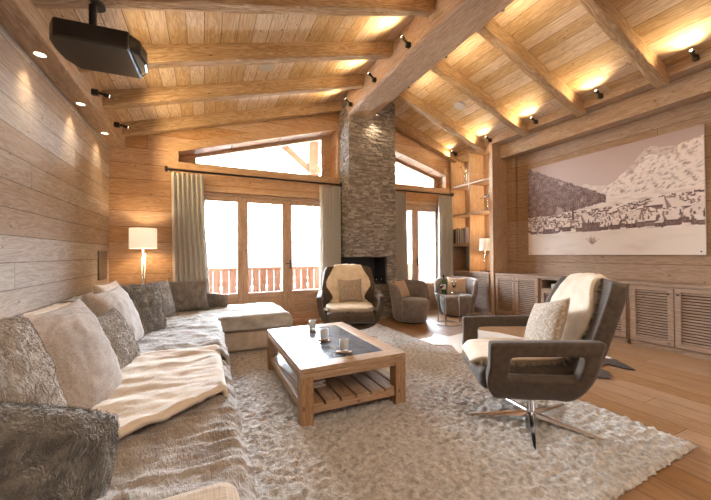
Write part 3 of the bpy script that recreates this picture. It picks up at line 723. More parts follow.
for i, (y, z0, z1) in enumerate(((4.60, 2.72, 3.28), (5.15, 2.72, 3.28), (4.60, 2.09, 2.62), (5.15, 2.09, 2.62), (5.15, 1.60, 1.98), (4.60, 1.55, 1.98))):
    MB().box(XR-.05, XR-.04, y, y+.008, z0, z1).build('light_strip', 'led', t)
    light('shelf_strip_lamp', 'AREA', (XR-.06, y+.02, (z0+z1)/2), 2.6, (1, .74, .42), .02, z1-z0, target=(XR-.22, y+.30, (z0+z1)/2-.1), parent=t)

def books():
    rnd = random.Random(3); y = 5.62; cols = [(.05, .05, .06), (.10, .09, .09), (.46, .42, .38), (.35, .12, .07), (.60, .56, .50), (.06, .07, .09), (.62, .60, .56), (.30, .22, .15), (.55, .52, .48), (.12, .10, .10), (.48, .40, .50)]
    nms = ['black', 'dark grey', 'beige', 'rust red', 'cream', 'navy', 'white', 'brown', 'pale grey', 'charcoal', 'lilac']
    pos = ['against the far bookcase side', 'second from the far end', 'third from the far end', 'fourth from the far end', 'fifth from the far end', 'in the middle of the row', 'just past the middle of the row', 'fourth from the divider', 'third from the divider', 'second from the divider', 'closest to the divider']
    for i, c in enumerate(cols):
        th = rnd.uniform(.026, .042); h = rnd.uniform(.27, .345); d = rnd.uniform(.2, .24)
        t = empty('book', '%s upright book on the bookcase, %s' % (nms[i], pos[i]), 'book', (BX+.03+d/2, y-th/2, 1.43), group='books on the bookcase shelf')
        mt = simple('book_cover_'+nms[i].replace(' ', '_'), c, .6)
        m = MB(); m.box(-d/2, -d/2+.004, -th/2, th/2, 0, h); m.box(-d/2, d/2, -th/2, -th/2+.003, 0, h); m.box(-d/2, d/2, th/2-.003, th/2, 0, h)
        m.build('cover', mt, t, world=False, bevel=.0015)
        MB().box(-d/2+.004, d/2-.005, -th/2+.003, th/2-.003, .004, h-.004).build('pages', 'paper', t, world=False)
        y -= th+.002
books()
# table lamp in the bookcase
def table_lamp():
    t = empty('table_lamp', 'small lit table lamp with pale drum shade inside the bookcase', 'lamp', (5.22, 4.86, .83))
    MB().box(-.06, .06, -.09, .09, 0, .018).build('base', 'black', t, world=False, bevel=.004)
    pts = [(0, 0, .015), (0, -.03, .06), (0, -.045, .10), (0, -.01, .14), (0, .02, .19), (0, .03, .26), (0, .0, .34), (0, 0, .42)]
    MB().tube(pts, .008, 10).build('stem', 'chrome', t, world=False, smooth=True)
    MB().lathe([(.118, .43), (.105, .68), (.103, .68), (.116, .43)], cap=False).build('lamp_shade', 'shade2', t, world=False, smooth=True)
    light('table_lamp_bulb', 'POINT', (5.22, 4.86, 1.36), 5, (1, .68, .36), radius=.04, parent=t)
table_lamp()
# silver figures
t = empty('silver_figurine', 'slender silver figurine on the top left bookcase shelf', 'figurine', (5.25, 5.41, 2.695))
MB().lathe([(.04, 0), (.04, .012), (.012, .02), (.016, .06), (.028, .12), (.014, .17), (.022, .21), (.036, .26), (.016, .30), (.010, .32), (.02, .35), (.018, .385), (.004, .40)]).build('body', 'silver', t, world=False, smooth=True)
MB().tube([(-.01, .03, .27), (-.02, .06, .34), (-.03, .10, .42)], [.008, .007, .004], 8).build('raised_arm', 'silver', t, world=False, smooth=True)
MB().lathe([(.0, .42), (.022, .43), (.022, .45), (.0, .46)], (-.03, .10, 0), 12, cap=False).build('small_disc', 'silver', t, world=False, smooth=True)
t = empty('silver_sculpture', 'silver blade-shaped sculpture on a thin post, middle right compartment', 'sculpture', (5.22, 4.79, 2.065))
MB().lathe([(.045, 0), (.045, .012), (.008, .016), (.007, .30), (.0, .31)]).build('post', 'silver', t, world=False, smooth=True)
MB().tube([(0, .20, .285), (0, .12, .292), (0, .04, .305), (0, -.04, .312), (0, -.09, .322)], [.004, .014, .022, .024, .006], 10).build('blade', 'silver', t, world=False, smooth=True)
MB().tube([(0, -.045, .31), (0, -.055, .38), (0, -.06, .40)], [.012, .008, .003], 8).build('fin', 'silver', t, world=False, smooth=True)

# ------------------------------------------------------------ floor lamp behind the sofa
t = empty('floor_lamp', 'chrome floor lamp with cream drum shade in the left corner', 'floor lamp', (-.79, 5.42, 0))
MB().lathe([(.14, 0), (.14, .02), (.02, .03)]).build('base', 'chrome', t, world=False, smooth=False)
m = MB(); m.tube([(0, -.012, .02), (0, -.012, 1.30)], .011, 12); m.tube([(.024, .008, .02), (.024, .008, 1.24)], .011, 12); m.tube([(-.018, .012, .02), (-.018, .012, 1.18)], .009, 12); m.build('pole', 'chrome', t, world=False, smooth=True)
MB().lathe([(.168, 1.315), (.168, 1.60), (.165, 1.60), (.165, 1.315)], cap=False, seg=48).build('lamp_shade', 'shade', t, world=False, smooth=True)
light('floor_lamp_bulb', 'POINT', (-.79, 5.42, 1.45), 9, (1, .76, .48), radius=.05, parent=t)

# ------------------------------------------------------------ rug and cowhide
def rug():
    c = [(-.10, .86), (2.76, .92), (2.665, 5.10), (-.18, 5.05)]
    NX, NY = 250, 372
    def f(u, v):
        x = (c[0][0]*(1-u)+c[1][0]*u)*(1-v) + (c[3][0]*(1-u)+c[2][0]*u)*v
        y = (c[0][1]*(1-u)+c[1][1]*u)*(1-v) + (c[3][1]*(1-u)+c[2][1]*u)*v
        e = min(u, 1-u)*2.8; e2 = min(v, 1-v)*4.2; ed = min(e, e2)
        if ed < .02: x += .012*nz(x*30, y*30, 1); y += .012*nz(x*30, y*30, 7)
        h = .032 + .017*fbm(x*20+.3*y, y*27, 0, 4) + .006*nz(x*7, y*9, 3)
        h *= min(1, .35+ed/.02*.65)
        return (x + .006*nz(x*45, y*45, 5), y + .006*nz(x*45, y*45, 11), max(.004, h))
    m = MB().grid(NX, NY, f); o = m.build('shaggy_rug', 'rug', None, smooth=True)
    solid(o, .003, -1); tag(o, 'large beige shaggy rug under the coffee table and right armchair', 'rug')
rug()
def hide_mat():
    m, t, b = new_mat('cowhide_hair'); n = t.nodes; l = t.links
    tc = n.new('ShaderNodeTexCoord'); nn = n.new('ShaderNodeTexNoise'); nn.inputs['Scale'].default_value = 2.6; nn.inputs['Detail'].default_value = 3; l.new(tc.outputs['Object'], nn.inputs[0])
    sp = n.new('ShaderNodeSeparateXYZ'); l.new(tc.outputs['Object'], sp.inputs[0])
    f = math_n(t, 'ADD', nn.outputs['Fac'], math_n(t, 'MULTIPLY', math_n(t, 'SUBTRACT', 2.75, sp.outputs[1]), .32))
    cr = n.new('ShaderNodeValToRGB'); e = cr.color_ramp.elements
    e[0].position = .55; e[0].color = rgb((.80, .76, .72)); e[1].position = .60; e[1].color = rgb((.05, .04, .038))
    x = e.new(.575); x.color = rgb((.30, .21, .16))
    l.new(f, cr.inputs[0]); l.new(cr.outputs[0], b.inputs['Base Color']); b.inputs['Roughness'].default_value = .45
    return m
pts = [(2.72,3.72),(2.95,3.74),(3.1,3.88),(3.2,3.66),(3.55,3.72),(3.85,3.78),(4.0,3.5),(4.1,3.0),(4.22,2.55),(4.4,2.42),(4.56,2.36),(4.5,2.28),(4.2,2.27),(4.2,2.1),(4.1,1.95),(3.98,1.78),(3.92,1.85),(3.92,2.0),(3.72,2.0),(3.68,1.86),(3.5,1.76),(3.4,1.87),(3.36,2.1),(3.1,2.5),(2.85,2.75),(2.78,3.0),(2.92,3.3),(2.74,3.45)]
sm = []
for i in range(len(pts)):
    p, q = Vector(pts[i]), Vector(pts[(i+1) % len(pts)])
    for k in range(4):
        w_ = p.lerp(q, k/4); sm.append((w_.x+.012*nz(w_.x*14, w_.y*14), w_.y+.012*nz(w_.x*14, w_.y*14, 5)))
m = MB(); A = [m.bm.verts.new((x, y, .008)) for x, y in sm]; m.bm.faces.new(A)
o = m.build('cowhide_rug', hide_mat()); solid(o, .006, -1); tag(o, 'white and dark brown cowhide on the oak floor behind the right armchair', 'rug')

# ------------------------------------------------------------ coffee table
TX0, TX1, TY0, TY1, TZ = .592, 1.445, 2.16, 3.465, .43
t = empty('coffee_table', 'square-legged oak coffee table with dark slate inlay and slatted lower shelf', 'coffee table', ((TX0+TX1)/2, (TY0+TY1)/2, 0))
b_ = .125
for a_ in (TY0, TY1-b_): MB().box(TX0, TX1, a_, a_+b_, TZ-.032, TZ).build('top_border', 'tab_x', t, bevel=.003)
for a_ in (TX0, TX1-b_): MB().box(a_, a_+b_, TY0+b_+.001, TY1-b_-.001, TZ-.032, TZ).build('top_border', 'tab_y', t, bevel=.003)
m = MB()
for i in range(2):
    for j in range(3):
        dx = (TX1-TX0-2*b_)/2; dy = (TY1-TY0-2*b_)/3
        m.box(TX0+b_+i*dx+.001, TX0+b_+(i+1)*dx-.001, TY0+b_+j*dy+.001, TY0+b_+(j+1)*dy-.001, TZ-.03, TZ-.003)
m.build('slate_inlay', 'slate_top', t, bevel=.0015)
for a_, c_ in ((TY0, TY0+.012), (TY1-.03, TY1-.03)): m = MB(); m.box(TX0, TX1, a_, a_+.03, TZ-.064, TZ-.034); m.box(TX0+.09, TX1-.09, c_, c_+.018, TZ-.094, TZ-.0635); m.build('apron', 'tab_x', t, bevel=.002)
for a_, c_ in ((TX0, TX0+.012), (TX1-.03, TX1-.03)): m = MB(); m.box(a_, a_+.03, TY0+.031, TY1-.031, TZ-.064, TZ-.034); m.box(c_, c_+.018, TY0+.09, TY1-.09, TZ-.094, TZ-.0635); m.build('apron', 'tab_y', t, bevel=.002)
for x in (TX0, TX1-.092):
    for y in (TY0, TY1-.092): MB().box(x, x+.092, y, y+.092, 0.006, TZ-.065).build('leg', 'tab_z', t, bevel=.004)
for a_ in (TY0+.02, TY1-.05): MB().box(TX0+.092, TX1-.092, a_, a_+.03, .10, .145).build('shelf_rail', 'tab_x', t, bevel=.003)
for a_ in (TX0+.02, TX1-.05): MB().box(a_, a_+.03, TY0+.092, TY1-.092, .10, .165).build('shelf_rail', 'tab_y', t, bevel=.003)
n = 6; wsl = (TX1-TX0-.10-.02*(n+1))/n
for i in range(n):
    x = TX0+.05+.02+i*(wsl+.02); MB().box(x, x+wsl, TY0+.022, TY1-.022, .146, .168).build('shelf_slat', 'tab_y', t, bevel=.003)

for i, (x, y, l_) in enumerate(((1.006, 3.207, 'frosted glass tea-light cup on a small tray, farthest on the coffee table'), (.985, 2.79, 'frosted glass tea-light cup on a small tray, middle of the coffee table'), (1.01, 2.387, 'frosted glass tea-light cup on a small tray, nearest on the coffee table'))):
    c = empty('candle_holder', l_, 'candle holder', (x, y, TZ), rotz=i*.5, group='tea-light cups on the coffee table')
    m = MB(); m.box(-.062, .062, -.022, .022, .010, .018); m.build('tray', 'tab_x', c, world=False, bevel=.002)
    m = MB(); m.box(-.022, .022, -.062, .062, .0, .009); m.build('tray_foot', 'tab_z', c, world=False, bevel=.002)
    MB().lathe([(.030, .019), (.036, .024), (.038, .105), (.034, .105), (.032, .030), (.001, .028)], cap=False).build('glass_cup', 'candle_glass', c, world=False, smooth=True)
    MB().lathe([(.024, .029), (.024, .05)]).build('tea_light', 'paper', c, world=False)
def mag(x, y, z, w_, d_, th, col, l_, rz=0):
    c = empty('magazine', l_, 'magazine', (x, y, z), rotz=rz, group='magazines on the table shelf')
    mt = simple('magazine_cover', col, .4)
    m = MB(); m.box(-w_/2, w_/2, -d_/2, d_/2, th-.002, th); m.box(-w_/2, w_/2, -d_/2, d_/2, 0, .002); m.box(-w_/2, -w_/2+.002, -d_/2, d_/2, 0, th); m.build('cover', mt, c, world=False)
    MB().box(-w_/2+.003, w_/2-.002, -d_/2+.002, d_/2-.002, .002, th-.002).build('pages', 'paper', c, world=False)
z = .169
mag(.74, 3.16, z, .21, .28, .014, (.55, .55, .56), 'pale grey magazine, lower one at the far end of the table shelf', .05)
mag(.735, 3.15, z+.015, .21, .28, .010, (.72, .72, .73), 'white magazine, upper one at the far end of the table shelf', -.06)
mag(.74, 2.86, z, .21, .27, .012, (.35, .33, .33), 'grey magazine, lower one of the middle pair on the table shelf', -.04)
mag(.745, 2.87, z+.013, .21, .27, .010, (.62, .64, .68), 'bluish white magazine, upper one of the middle pair on the table shelf', .08)
mag(.75, 2.57, z, .23, .29, .022, (.42, .30, .25), 'thick brown magazine at the bottom of the near stack on the table shelf', .03)
mag(.745, 2.575, z+.023, .22, .28, .016, (.60, .48, .42), 'pinkish magazine in the middle of the near stack on the table shelf', -.05)
mag(.75, 2.56, z+.040, .21, .28, .008, (.66, .58, .54), 'pale patterned magazine on top of the near stack on the table shelf', .10)

# ------------------------------------------------------------ swivel armchairs
def pillow_mesh(w_, h_, th, seed=0, n=30, wr=.010, pinch=.10):
    """upright cushion in x (width), z (height), thickness y, centred on origin"""
    m = MB()
    for s in (1, -1):
        def f(u, v):
            a, b = 2*u-1, 2*v-1
            px = a*(1-pinch*(1-abs(b)**2.2)*abs(a)**3)*(1+.0*b); pz = b*(1-pinch*(1-abs(a)**2.2)*abs(b)**3)
            e = max(0, (1-a*a))**.42*max(0, (1-b*b))**.42
            e_ = min(1, 6*min(1-abs(a), 1-abs(b)))
            x = px*w_/2; z = pz*h_/2
            wrk = wr*e_*(fbm(x*9+seed, z*9, s*3+seed, 3) + .5*nz((abs(a)-abs(b))*8, a*b*6, seed))
            return (x, s*(th/2*e + wrk*e_), z)
        m.grid(n, n, f)
    return m
def pillow(name, matname, label, cat, w_, h_, th, loc, rot, parent=None, seed=0, group=None, wr=.012, fur=None, piping=None, pinch=.10):
    o = pillow_mesh(w_, h_, th, seed, wr=wr, pinch=pinch).build(name, matname, None, smooth=True)
    o.location = loc; o.rotation_euler = rot
    tag(o, label, cat, group)
    if piping:
        def ring(u, v):
            q = u*4; k = int(q) % 4; f_ = (q-int(q))*2-1; a, b = [(f_, -1), (1, f_), (-f_, 1), (-1, -f_)][k]
            px = a*(1-pinch*(1-abs(b)**2.2)*abs(a)**3); pz = b*(1-pinch*(1-abs(a)**2.2)*abs(b)**3); th_ = v*2*pi
            cx, cz = px*w_/2, pz*h_/2; L_ = math.hypot(cx, cz) or 1
            return (cx+cx/L_*.004*cos(th_), .004*sin(th_), cz+cz/L_*.004*cos(th_))
        MB().grid(96, 6, ring).build('piping', piping, o, world=False, smooth=True)
    if fur: add_fur(o, **fur)
    return o
def add_fur(o, count=6000, length=.02, kids=6, mat_index=1, rough=.6, root=.0007):
    ps = o.modifiers.new('fur', 'PARTICLE_SYSTEM').particle_system; s = ps.settings
    s.type = 'HAIR'; s.count = count; s.hair_length = length; s.hair_step = 3; s.render_step = 3; s.display_step = 2
    s.child_type = 'SIMPLE'; s.rendered_child_count = kids; s.child_percent = 1; s.child_radius = .012; s.child_length = 1
    s.clump_factor = .25; s.roughness_2 = .012; s.roughness_endpoint = .01; s.roughness_1 = .006
    s.root_radius = 1.0; s.tip_radius = .3; s.radius_scale = root; s.brownian_factor = .004*length/.02
    s.use_modifier_stack = False
    return ps

def shell_pts(z):   # half width of the bowl at height z
    T = [(.255, 0), (.262, .15), (.29, .235), (.345, .305), (.42, .35), (.50, .378), (.60, .395), (.68, .40)]
    return T
def armchair(loc, rotz, label, extra):
    t = empty('swivel_armchair', label, 'armchair', loc, rotz, group='taupe swivel armchairs')
    # rows from left arm top, round the bowl, to the right arm top
    rows = [(.675, .40), (.59, .392), (.525, .382), (.455, .362), (.385, .33), (.325, .285), (.28, .21), (.258, .10)]
    full = [(z, v) for z, v in rows] + [(.255, 0)] + [(z, -v) for z, v in rows[::-1]]
    def us(z):
        fr_ = .385 if z > .5 else .395 if z > .4 else .385-.12*max(0, (.36-z)/.1)
        rr = -.20-.24*max(0, z-.42) if z > .42 else -.20+.55*(.42-z)
        return [fr_, fr_-.06, fr_-.115, .09, -.03, rr+.09, rr]
    m = MB(); g = []
    for z, v in full: g.append([m.bm.verts.new((u, v, z+(.018*(1-(u+.2)/.6) if z > .55 else 0))) for u in us(z)])
    nr = len(full)
    for i in range(nr-1):
        for k in range(6):
            hole = (i in (1, 2) or i in (nr-4, nr-3)) and k in (2, 3, 4)
            if not hole: m.bm.faces.new((g[i][k], g[i+1][k], g[i+1][k+1], g[i][k+1]))
    o = m.build('shell', 'velvet', t, world=False, smooth=True); solid(o, .062, 0, .75); subsurf(o, 2)
    # backrest
    m = MB(); g = []
    for z, hw, u0 in ((.33, .27, -.12), (.42, .33, -.155), (.52, .37, -.19), (.62, .392, -.225), (.70, .392, -.255), (.80, .375, -.30), (.90, .36, -.345), (.98, .345, -.38), (1.03, .32, -.40)):
        g.append([m.bm.verts.new((u0-.085*(1-(k/6)**2), hw*k/6, z - .012*(k/6)**2*(z > 1))) for k in (-6, -5, -4, -2, 0, 2, 4, 5, 6)])
    for i in range(len(g)-1):
        for k in range(8): m.bm.faces.new((g[i][k], g[i][k+1], g[i+1][k+1], g[i+1][k]))
    o = m.build('backrest', 'velvet', t, world=False, smooth=True); solid(o, .085, 0, .6); subsurf(o, 2)
    # seat cushion
    m = MB(); m.box(-.20, .415, -.30, .30, .335, .475)
    o = m.build('seat_cushion', 'velvet', t, world=False, smooth=True, bevel=.05, seg=5)
    # swivel base
    m = MB(); m.lathe([(.045, .06), (.045, .075), (.030, .08), (.030, .17)]); m.lathe([(.022, .17), (.022, .25)]); m.lathe([(.05, .236), (.05, .25)]); m.build('column', 'chrome', t, world=False, smooth=False)
    for k in range(5):
        a = extra['base'] + k*2*pi/5; d = Vector((cos(a), sin(a), 0)); p = Vector((-sin(a), cos(a), 0)); L_ = .42
        m = MB(); R_ = []
        for r_, w_, z0, z1 in ((.02, .026, .058, .088), (.18, .022, .052, .070), (.34, .016, .040, .052), (L_, .010, .034, .042)):
            c = d*r_; R_.append([m.bm.verts.new(c+p*w_+Vector((0, 0, z0))), m.bm.verts.new(c-p*w_+Vector((0, 0, z0))), m.bm.verts.new(c-p*w_*.6+Vector((0, 0, z1))), m.bm.verts.new(c+p*w_*.6+Vector((0, 0, z1)))])
        for i in range(3):
            for q in range(4): m.bm.faces.new((R_[i][q], R_[i][(q+1) % 4], R_[i+1][(q+1) % 4], R_[i+1][q]))
        m.bm.faces.new(R_[0]); m.bm.faces.new(R_[-1][::-1])
        f_ = m.build('base_arm', 'chrome', t, world=False, bevel=.002)
        MB().lathe([(.010, .008), (.012, .036)], tuple(d*(L_-.015))).build('glide', 'black', f_, world=False)
    return t
WP = [(0, .45), (.08, .58), (.16, .70), (.28, 1.0), (.38, 1.03), (.50, .78), (.60, .88), (.75, 1.04), (.9, 1.0), (1, .85)]
def sheepskin(loc, rotz, label, w0, off, top, front):
    """pelt draped down the backrest and over the seat, in chair coordinates"""
    path = [(-.525, .93), (-.525, 1.00), (-.48, 1.045), (-.42, 1.035), (-.375, .97), (-.33, .85), (-.29, .74), (-.26, .64), (-.22, .56), (-.13, .525), (0, .522), (.15, .522), (.28, .522), (.38, .515), (.435, .475), (.45, .42)]
    path = path[top:front]
    P = [Vector((a, 0, b)) for a, b in path]; acc = [0]
    for i in range(1, len(P)): acc.append(acc[-1]+(P[i]-P[i-1]).length)
    def at(s):
        s *= acc[-1]
        for i in range(1, len(P)):
            if s <= acc[i] or i == len(P)-1:
                k = (s-acc[i-1])/(acc[i]-acc[i-1]); return P[i-1].lerp(P[i], min(1, k))
    def f(u, v):
        p = at(v); wv = w0*interp(WP, v) * (1+.10*nz(v*7, u > .5, rotz))
        if v > .92: wv *= .70+.30*math.sqrt((1-v)/.08)
        y = (2*u-1)*wv + off*(1-v)*1.0
        return (p.x+.02*(abs(2*u-1)**2)*(v < .55), y, p.z+.008*nz(u*6, v*14, 2)-.012*abs(2*u-1)**3)
    o = MB().grid(30, 60, f).build('sheepskin', 'sheep', None, smooth=True)
    solid(o, .022, 1); o.location = loc; o.rotation_euler = (0, 0, rotz); tag(o, label, 'sheepskin', 'cream sheepskins on the armchairs')
    add_fur(o, 5200, .034, 7, root=.0013)
    return o
A1 = ((2.11, 1.57, .03), R(147.7)); A2 = ((1.80, 4.05, .03), math.atan2(-.93, -.36))

armchair((2.11, 1.57, 0), A1[1], 'taupe swivel armchair on a chrome star base in the right foreground', {'base': 0.0})
armchair((1.80, 4.05, 0), A2[1], 'taupe swivel armchair facing the camera in front of the chimney', {'base': .6})
sheepskin((2.11, 1.57, 0), A1[1], 'cream sheepskin draped over the right foreground armchair', .245, -.085, 0, 15)
sheepskin((1.80, 4.05, 0), A2[1], 'cream sheepskin draped over the armchair by the chimney', .30, 0, 0, 14)
def chair_local(loc, rz, p): 
    c, s = cos(rz), sin(rz); return (loc[0]+p[0]*c-p[1]*s, loc[1]+p[0]*s+p[1]*c, p[2])
pillow('cushion', 'hide_cushion', 'brown and white speckled hide cushion on the right foreground armchair', 'cushion', .42, .38, .12, chair_local((2.11, 1.57), A1[1], (-.09, .03, .705)), (R(24), R(14), A1[1]-pi/2+R(8)), seed=3, wr=.004, group='armchair cushions')
pillow('cushion', 'grain_cushion', 'speckled taupe cushion on the armchair by the chimney', 'cushion', .35, .33, .11, chair_local((1.80, 4.05), A2[1], (-.13, .02, .70)), (R(20), R(2), A2[1]-pi/2), seed=5, wr=.004, group='armchair cushions')

# ------------------------------------------------------------ barrel chairs and side table
def barrel(loc, rotz, label):
    t = empty('barrel_chair', label, 'barrel chair', loc, rotz, group='small velvet barrel chairs')
    MB().lathe([(.22, .0), (.22, .03)]).build('plinth', 'black', t, world=False)
    m = MB(); m.lathe([(.255, .03), (.275, .06), (.30, .20), (.315, .33), (.315, .365), (.29, .40), (.20, .415), (.0, .418)], seg=40)
    m.build('seat', 'velvet2', t, world=False, smooth=True)
    def f(u, v):
        a = pi + (u-.5)*R(215); e = abs(2*u-1)
        top = .73 - .06*e**2 - .26*max(0, (e-.80)/.20)**2
        z = .06 + (top-.06)*v; r_ = .285+.085*v**1.3 + .02*v*(e)
        return (r_*cos(a), r_*sin(a), z)
    o = MB().grid(40, 12, f).build('backrest', 'velvet2', t, world=False, smooth=True); solid(o, .075, 0, .2); subsurf(o, 1)
    return t
barrel((3.34, 4.80, 0), R(-78), 'small grey-brown velvet barrel chair directly right of the chimney')
barrel((4.47, 4.90, 0), R(-142), 'small grey-brown velvet barrel chair in front of the bookcase')
pillow('cushion', 'tan_cushion', 'pale tan cushion on the barrel chair beside the chimney', 'cushion', .36, .34, .12, (3.22, 4.90, .575), (R(-22), 0, R(28)), seed=8, wr=.004, group='barrel chair cushions')
pillow('cushion', 'tan_cushion', 'tan cushion on the barrel chair in front of the bookcase', 'cushion', .38, .33, .12, (4.56, 4.98, .575), (R(-20), 0, R(-48)), seed=9, wr=.004, group='barrel chair cushions')
t = empty('side_table', 'round glass side table with thin steel ring base between the barrel chairs', 'side table', (3.78, 4.35, 0))
m = MB(); m.torus((0, 0, .011), .205, .009); m.build('ring_base', 'steel', t, world=False, smooth=True)
for k in range(3):
    a = R(100+k*120); MB().tube([(.205*cos(a), .205*sin(a), .012), (.205*cos(a), .205*sin(a), .522)], .008, 10).build('leg', 'steel', t, world=False, smooth=True)
m = MB(); m.torus((0, 0, .522), .214, .006); m.build('top_ring', 'steel', t, world=False, smooth=True)
MB().lathe([(.212, .520), (.212, .530)], seg=48).build('glass_top', 'table_glass', t, world=False)
t = empty('wine_bottle', 'green wine bottle with a cream label on the glass side table', 'bottle', (3.76, 4.42, .5305))
MB().lathe([(.034, 0), (.037, .006), (.037, .19), (.030, .215), (.016, .24), (.014, .295), (.016, .298), (.015, .308)]).build('glass_body', 'bottle', t, world=False, smooth=True)
MB().lathe([(.0376, .06), (.0376, .15)], cap=False).build('label', 'label', t, world=False, smooth=True)
MB().lathe([(.0168, .255), (.0168, .312)]).build('foil', 'black', t, world=False, smooth=False)
for (x, y, l_) in ((3.66, 4.36, 'wine glass left of the bottle on the glass side table'), (3.90, 4.32, 'wine glass right of the bottle on the glass side table')):
    t = empty('wine_glass', l_, 'wine glass', (x, y, .5305), group='wine glasses on the side table')
    MB().lathe([(.032, 0), (.030, .003), (.004, .008), (.004, .08), (.02, .095), (.036, .125), (.035, .165), (.030, .19), (.028, .19), (.033, .165), (.034, .127), (.018, .099), (.001, .085)], cap=False).build('bowl', 'wine_glass', t, world=False, smooth=True)
    MB().lathe([(.0, .088), (.018, .10), (.0325, .125), (.033, .128), (.0, .128)], cap=False).build('red_wine', simple('red_wine', (.12, .01, .015), .1), t, world=False, smooth=True)

# ------------------------------------------------------------ corner sofa
t = empty('corner_sofa', 'long beige linen corner sofa with a chaise, against the left wall', 'sofa', (-.5, 2.9, 0))
SXR = .115
m = MB(); m.box(-1.20, SXR, .72, 5.20, .07, .29); m.build('base', 'linen', t, bevel=.02, seg=3)
m = MB(); m.box(SXR-.3, .90, 4.12, 5.20, .05, .29); m.build('chaise_base', 'linen', t, bevel=.02, seg=3)
MB().box(SXR-.25, .92, 4.10, 5.05, .295, .415).build('chaise_cushion', 'linen', t, bevel=.035, seg=4)
for y0, y1 in ((1.0, 2.52), (2.53, 4.09), (4.10, 5.05)): MB().box(-.98, SXR, y0, y1, .295, .455).build('seat_cushion', 'linen', t, bevel=.04, seg=4)
MB().box(-1.22, -.96, .74, 5.20, .25, .745).build('backrest', 'linen', t, bevel=.05, seg=5)
MB().box(-.98, .20, 4.98, 5.22, .25, .66).build('window_side_backrest', 'linen', t, bevel=.05, seg=5)
MB().box(-1.15, .085, .70, .985, .07, .605).build('arm', 'linen', t, bevel=.05, seg=5)
for x, y in ((.05, .78), (.05, 4.0), (.82, 4.2), (.82, 5.1), (-1.1, .8), (-1.1, 5.1)): MB().box(x-.03, x+.03, y-.03, y+.03, .0, .07).build('foot', 'black', t)

def drape(name, matname, label, y0f, y1f, xs, drop, zt=.465, amp=.014, ny=90, seed=0, rot=0, lift=0, edge_r=.05, th=.018, sc=7, wdir=(1, 1), rib=.55, roll=0, short=0):
    """cloth over the long seat: from x=xs across to the front edge, then hanging down by drop"""
    XE = SXR+.015-short
    prof = [(xs, zt+.02)]
    k = 26
    for i in range(1, k+1): prof.append((xs+(XE-edge_r-xs)*i/k, zt))
    for i in range(1, 7):
        a = pi/2*i/6; prof.append((XE-edge_r+edge_r*sin(a), zt-edge_r+edge_r*cos(a)))
    for i in range(1, int(drop/.02)+1): prof.append((XE+.006*min(1, i/4)+.02*i*.02/drop*.5, zt-edge_r-i*.02))
    n = len(prof)-1
    def f(u, v):
        i = min(n-1, int(u*n)); q = u*n-i; x = prof[i][0]*(1-q)+prof[i+1][0]*q; z = prof[i][1]*(1-q)+prof[i+1][1]*q
        s = u; y = y0f(x, z)*(1-v)+y1f(x, z)*v
        w1 = fbm(x*sc*wdir[0]+seed, y*sc*wdir[1]+z*2, seed, 4); w2 = 1-abs(nz(x*3.2*wdir[0]+y*1.3, y*9*wdir[1]+x*2.5+z*3, seed+3))*2
        h = amp*(w1*.9+w2*rib)+lift + amp*1.2
        h += roll*math.exp(-((v-.035)/.025)**2); rim = min(1, 8*min(v, 1-v)); bulge = .012*(1-rim)**.5 if rim < 1 else 0
        side = max(0, min(1, (zt-edge_r-z)/.02+.5)) if x > XE-edge_r else 0
        return (x+(h*(.8 if side else .25))*(x > XE-edge_r*1.2 and not short), y+.006*w1, z+(h+bulge)*(1-side))
    o = MB().grid(n*2, ny, f).build(name, matname, None, smooth=True); solid(o, th, 1); tag(o, label, 'throw', 'throws on the sofa')
    return o
drape('fur_throw', 'throw_brown', 'brown fur throw covering the near sofa seat and hanging over its front', lambda x, z: 1.0, lambda x, z: 2.35, -.72, .28, seed=2, amp=.017, ny=130, sc=8, wdir=(.8, 1.5))
drape('cream_throw', 'throw_cream', 'cream throw spread across the middle of the sofa seat', lambda x, z: 1.44+.76*(x+.35) if x > -.45 else 1.364, lambda x, z: 2.66-.04*x, -.62, .03, seed=5, amp=.016, ny=110, lift=.040, sc=6, wdir=(.9, 1.5), th=.022, rib=.28, roll=.022, short=.022)
drape('fur_throw', 'throw_grey', 'grey-beige fur throw on the far half of the long sofa seat', lambda x, z: 2.56+.05*x, lambda x, z: 4.22, -.80, .26, seed=8, amp=.019, ny=120, lift=.012, th=.026)
def chaise_throw():
    x0, x1, ya, yb, zt, r_ = -.30, .965, 4.05, 5.02, .445, .06
    def f(u, v):
        s = u*(x1-x0+.14); tt = -.09 + v*(yb-ya+.09)
        x, z = x0+s, zt
        if s > x1-x0-r_:
            a = min(1, (s-(x1-x0-r_))/(r_*pi/2)); x = x1-r_+r_*sin(a*pi/2); z = zt-r_+r_*cos(a*pi/2) - max(0, s-(x1-x0-r_)-r_*pi/2)
        y = ya+tt
        if tt < r_:
            q = r_-tt; a = min(1, q/(r_*pi/2)); y = ya+r_-r_*sin(a*pi/2); z -= r_-r_*cos(a*pi/2) + max(0, q-r_*pi/2)
        w1 = fbm(x*6, y*9, 4, 4); h = .013*(w1+.6*(1-2*abs(nz(x*3, y*8, 9))))+.016
        top = max(0, min(1, (z-(zt-r_))/r_)) 
        return (x+(0 if s < x1-x0-r_ else h*.6), y-(h*.8 if tt < r_*.6 else 0), z+h*top)
    o = MB().grid(90, 76, f).build('fur_throw', 'throw_grey', None, smooth=True); solid(o, .024, 1)
    tag(o, 'grey-beige fur throw covering the chaise end by the window', 'throw', 'throws on the sofa')
chaise_throw()
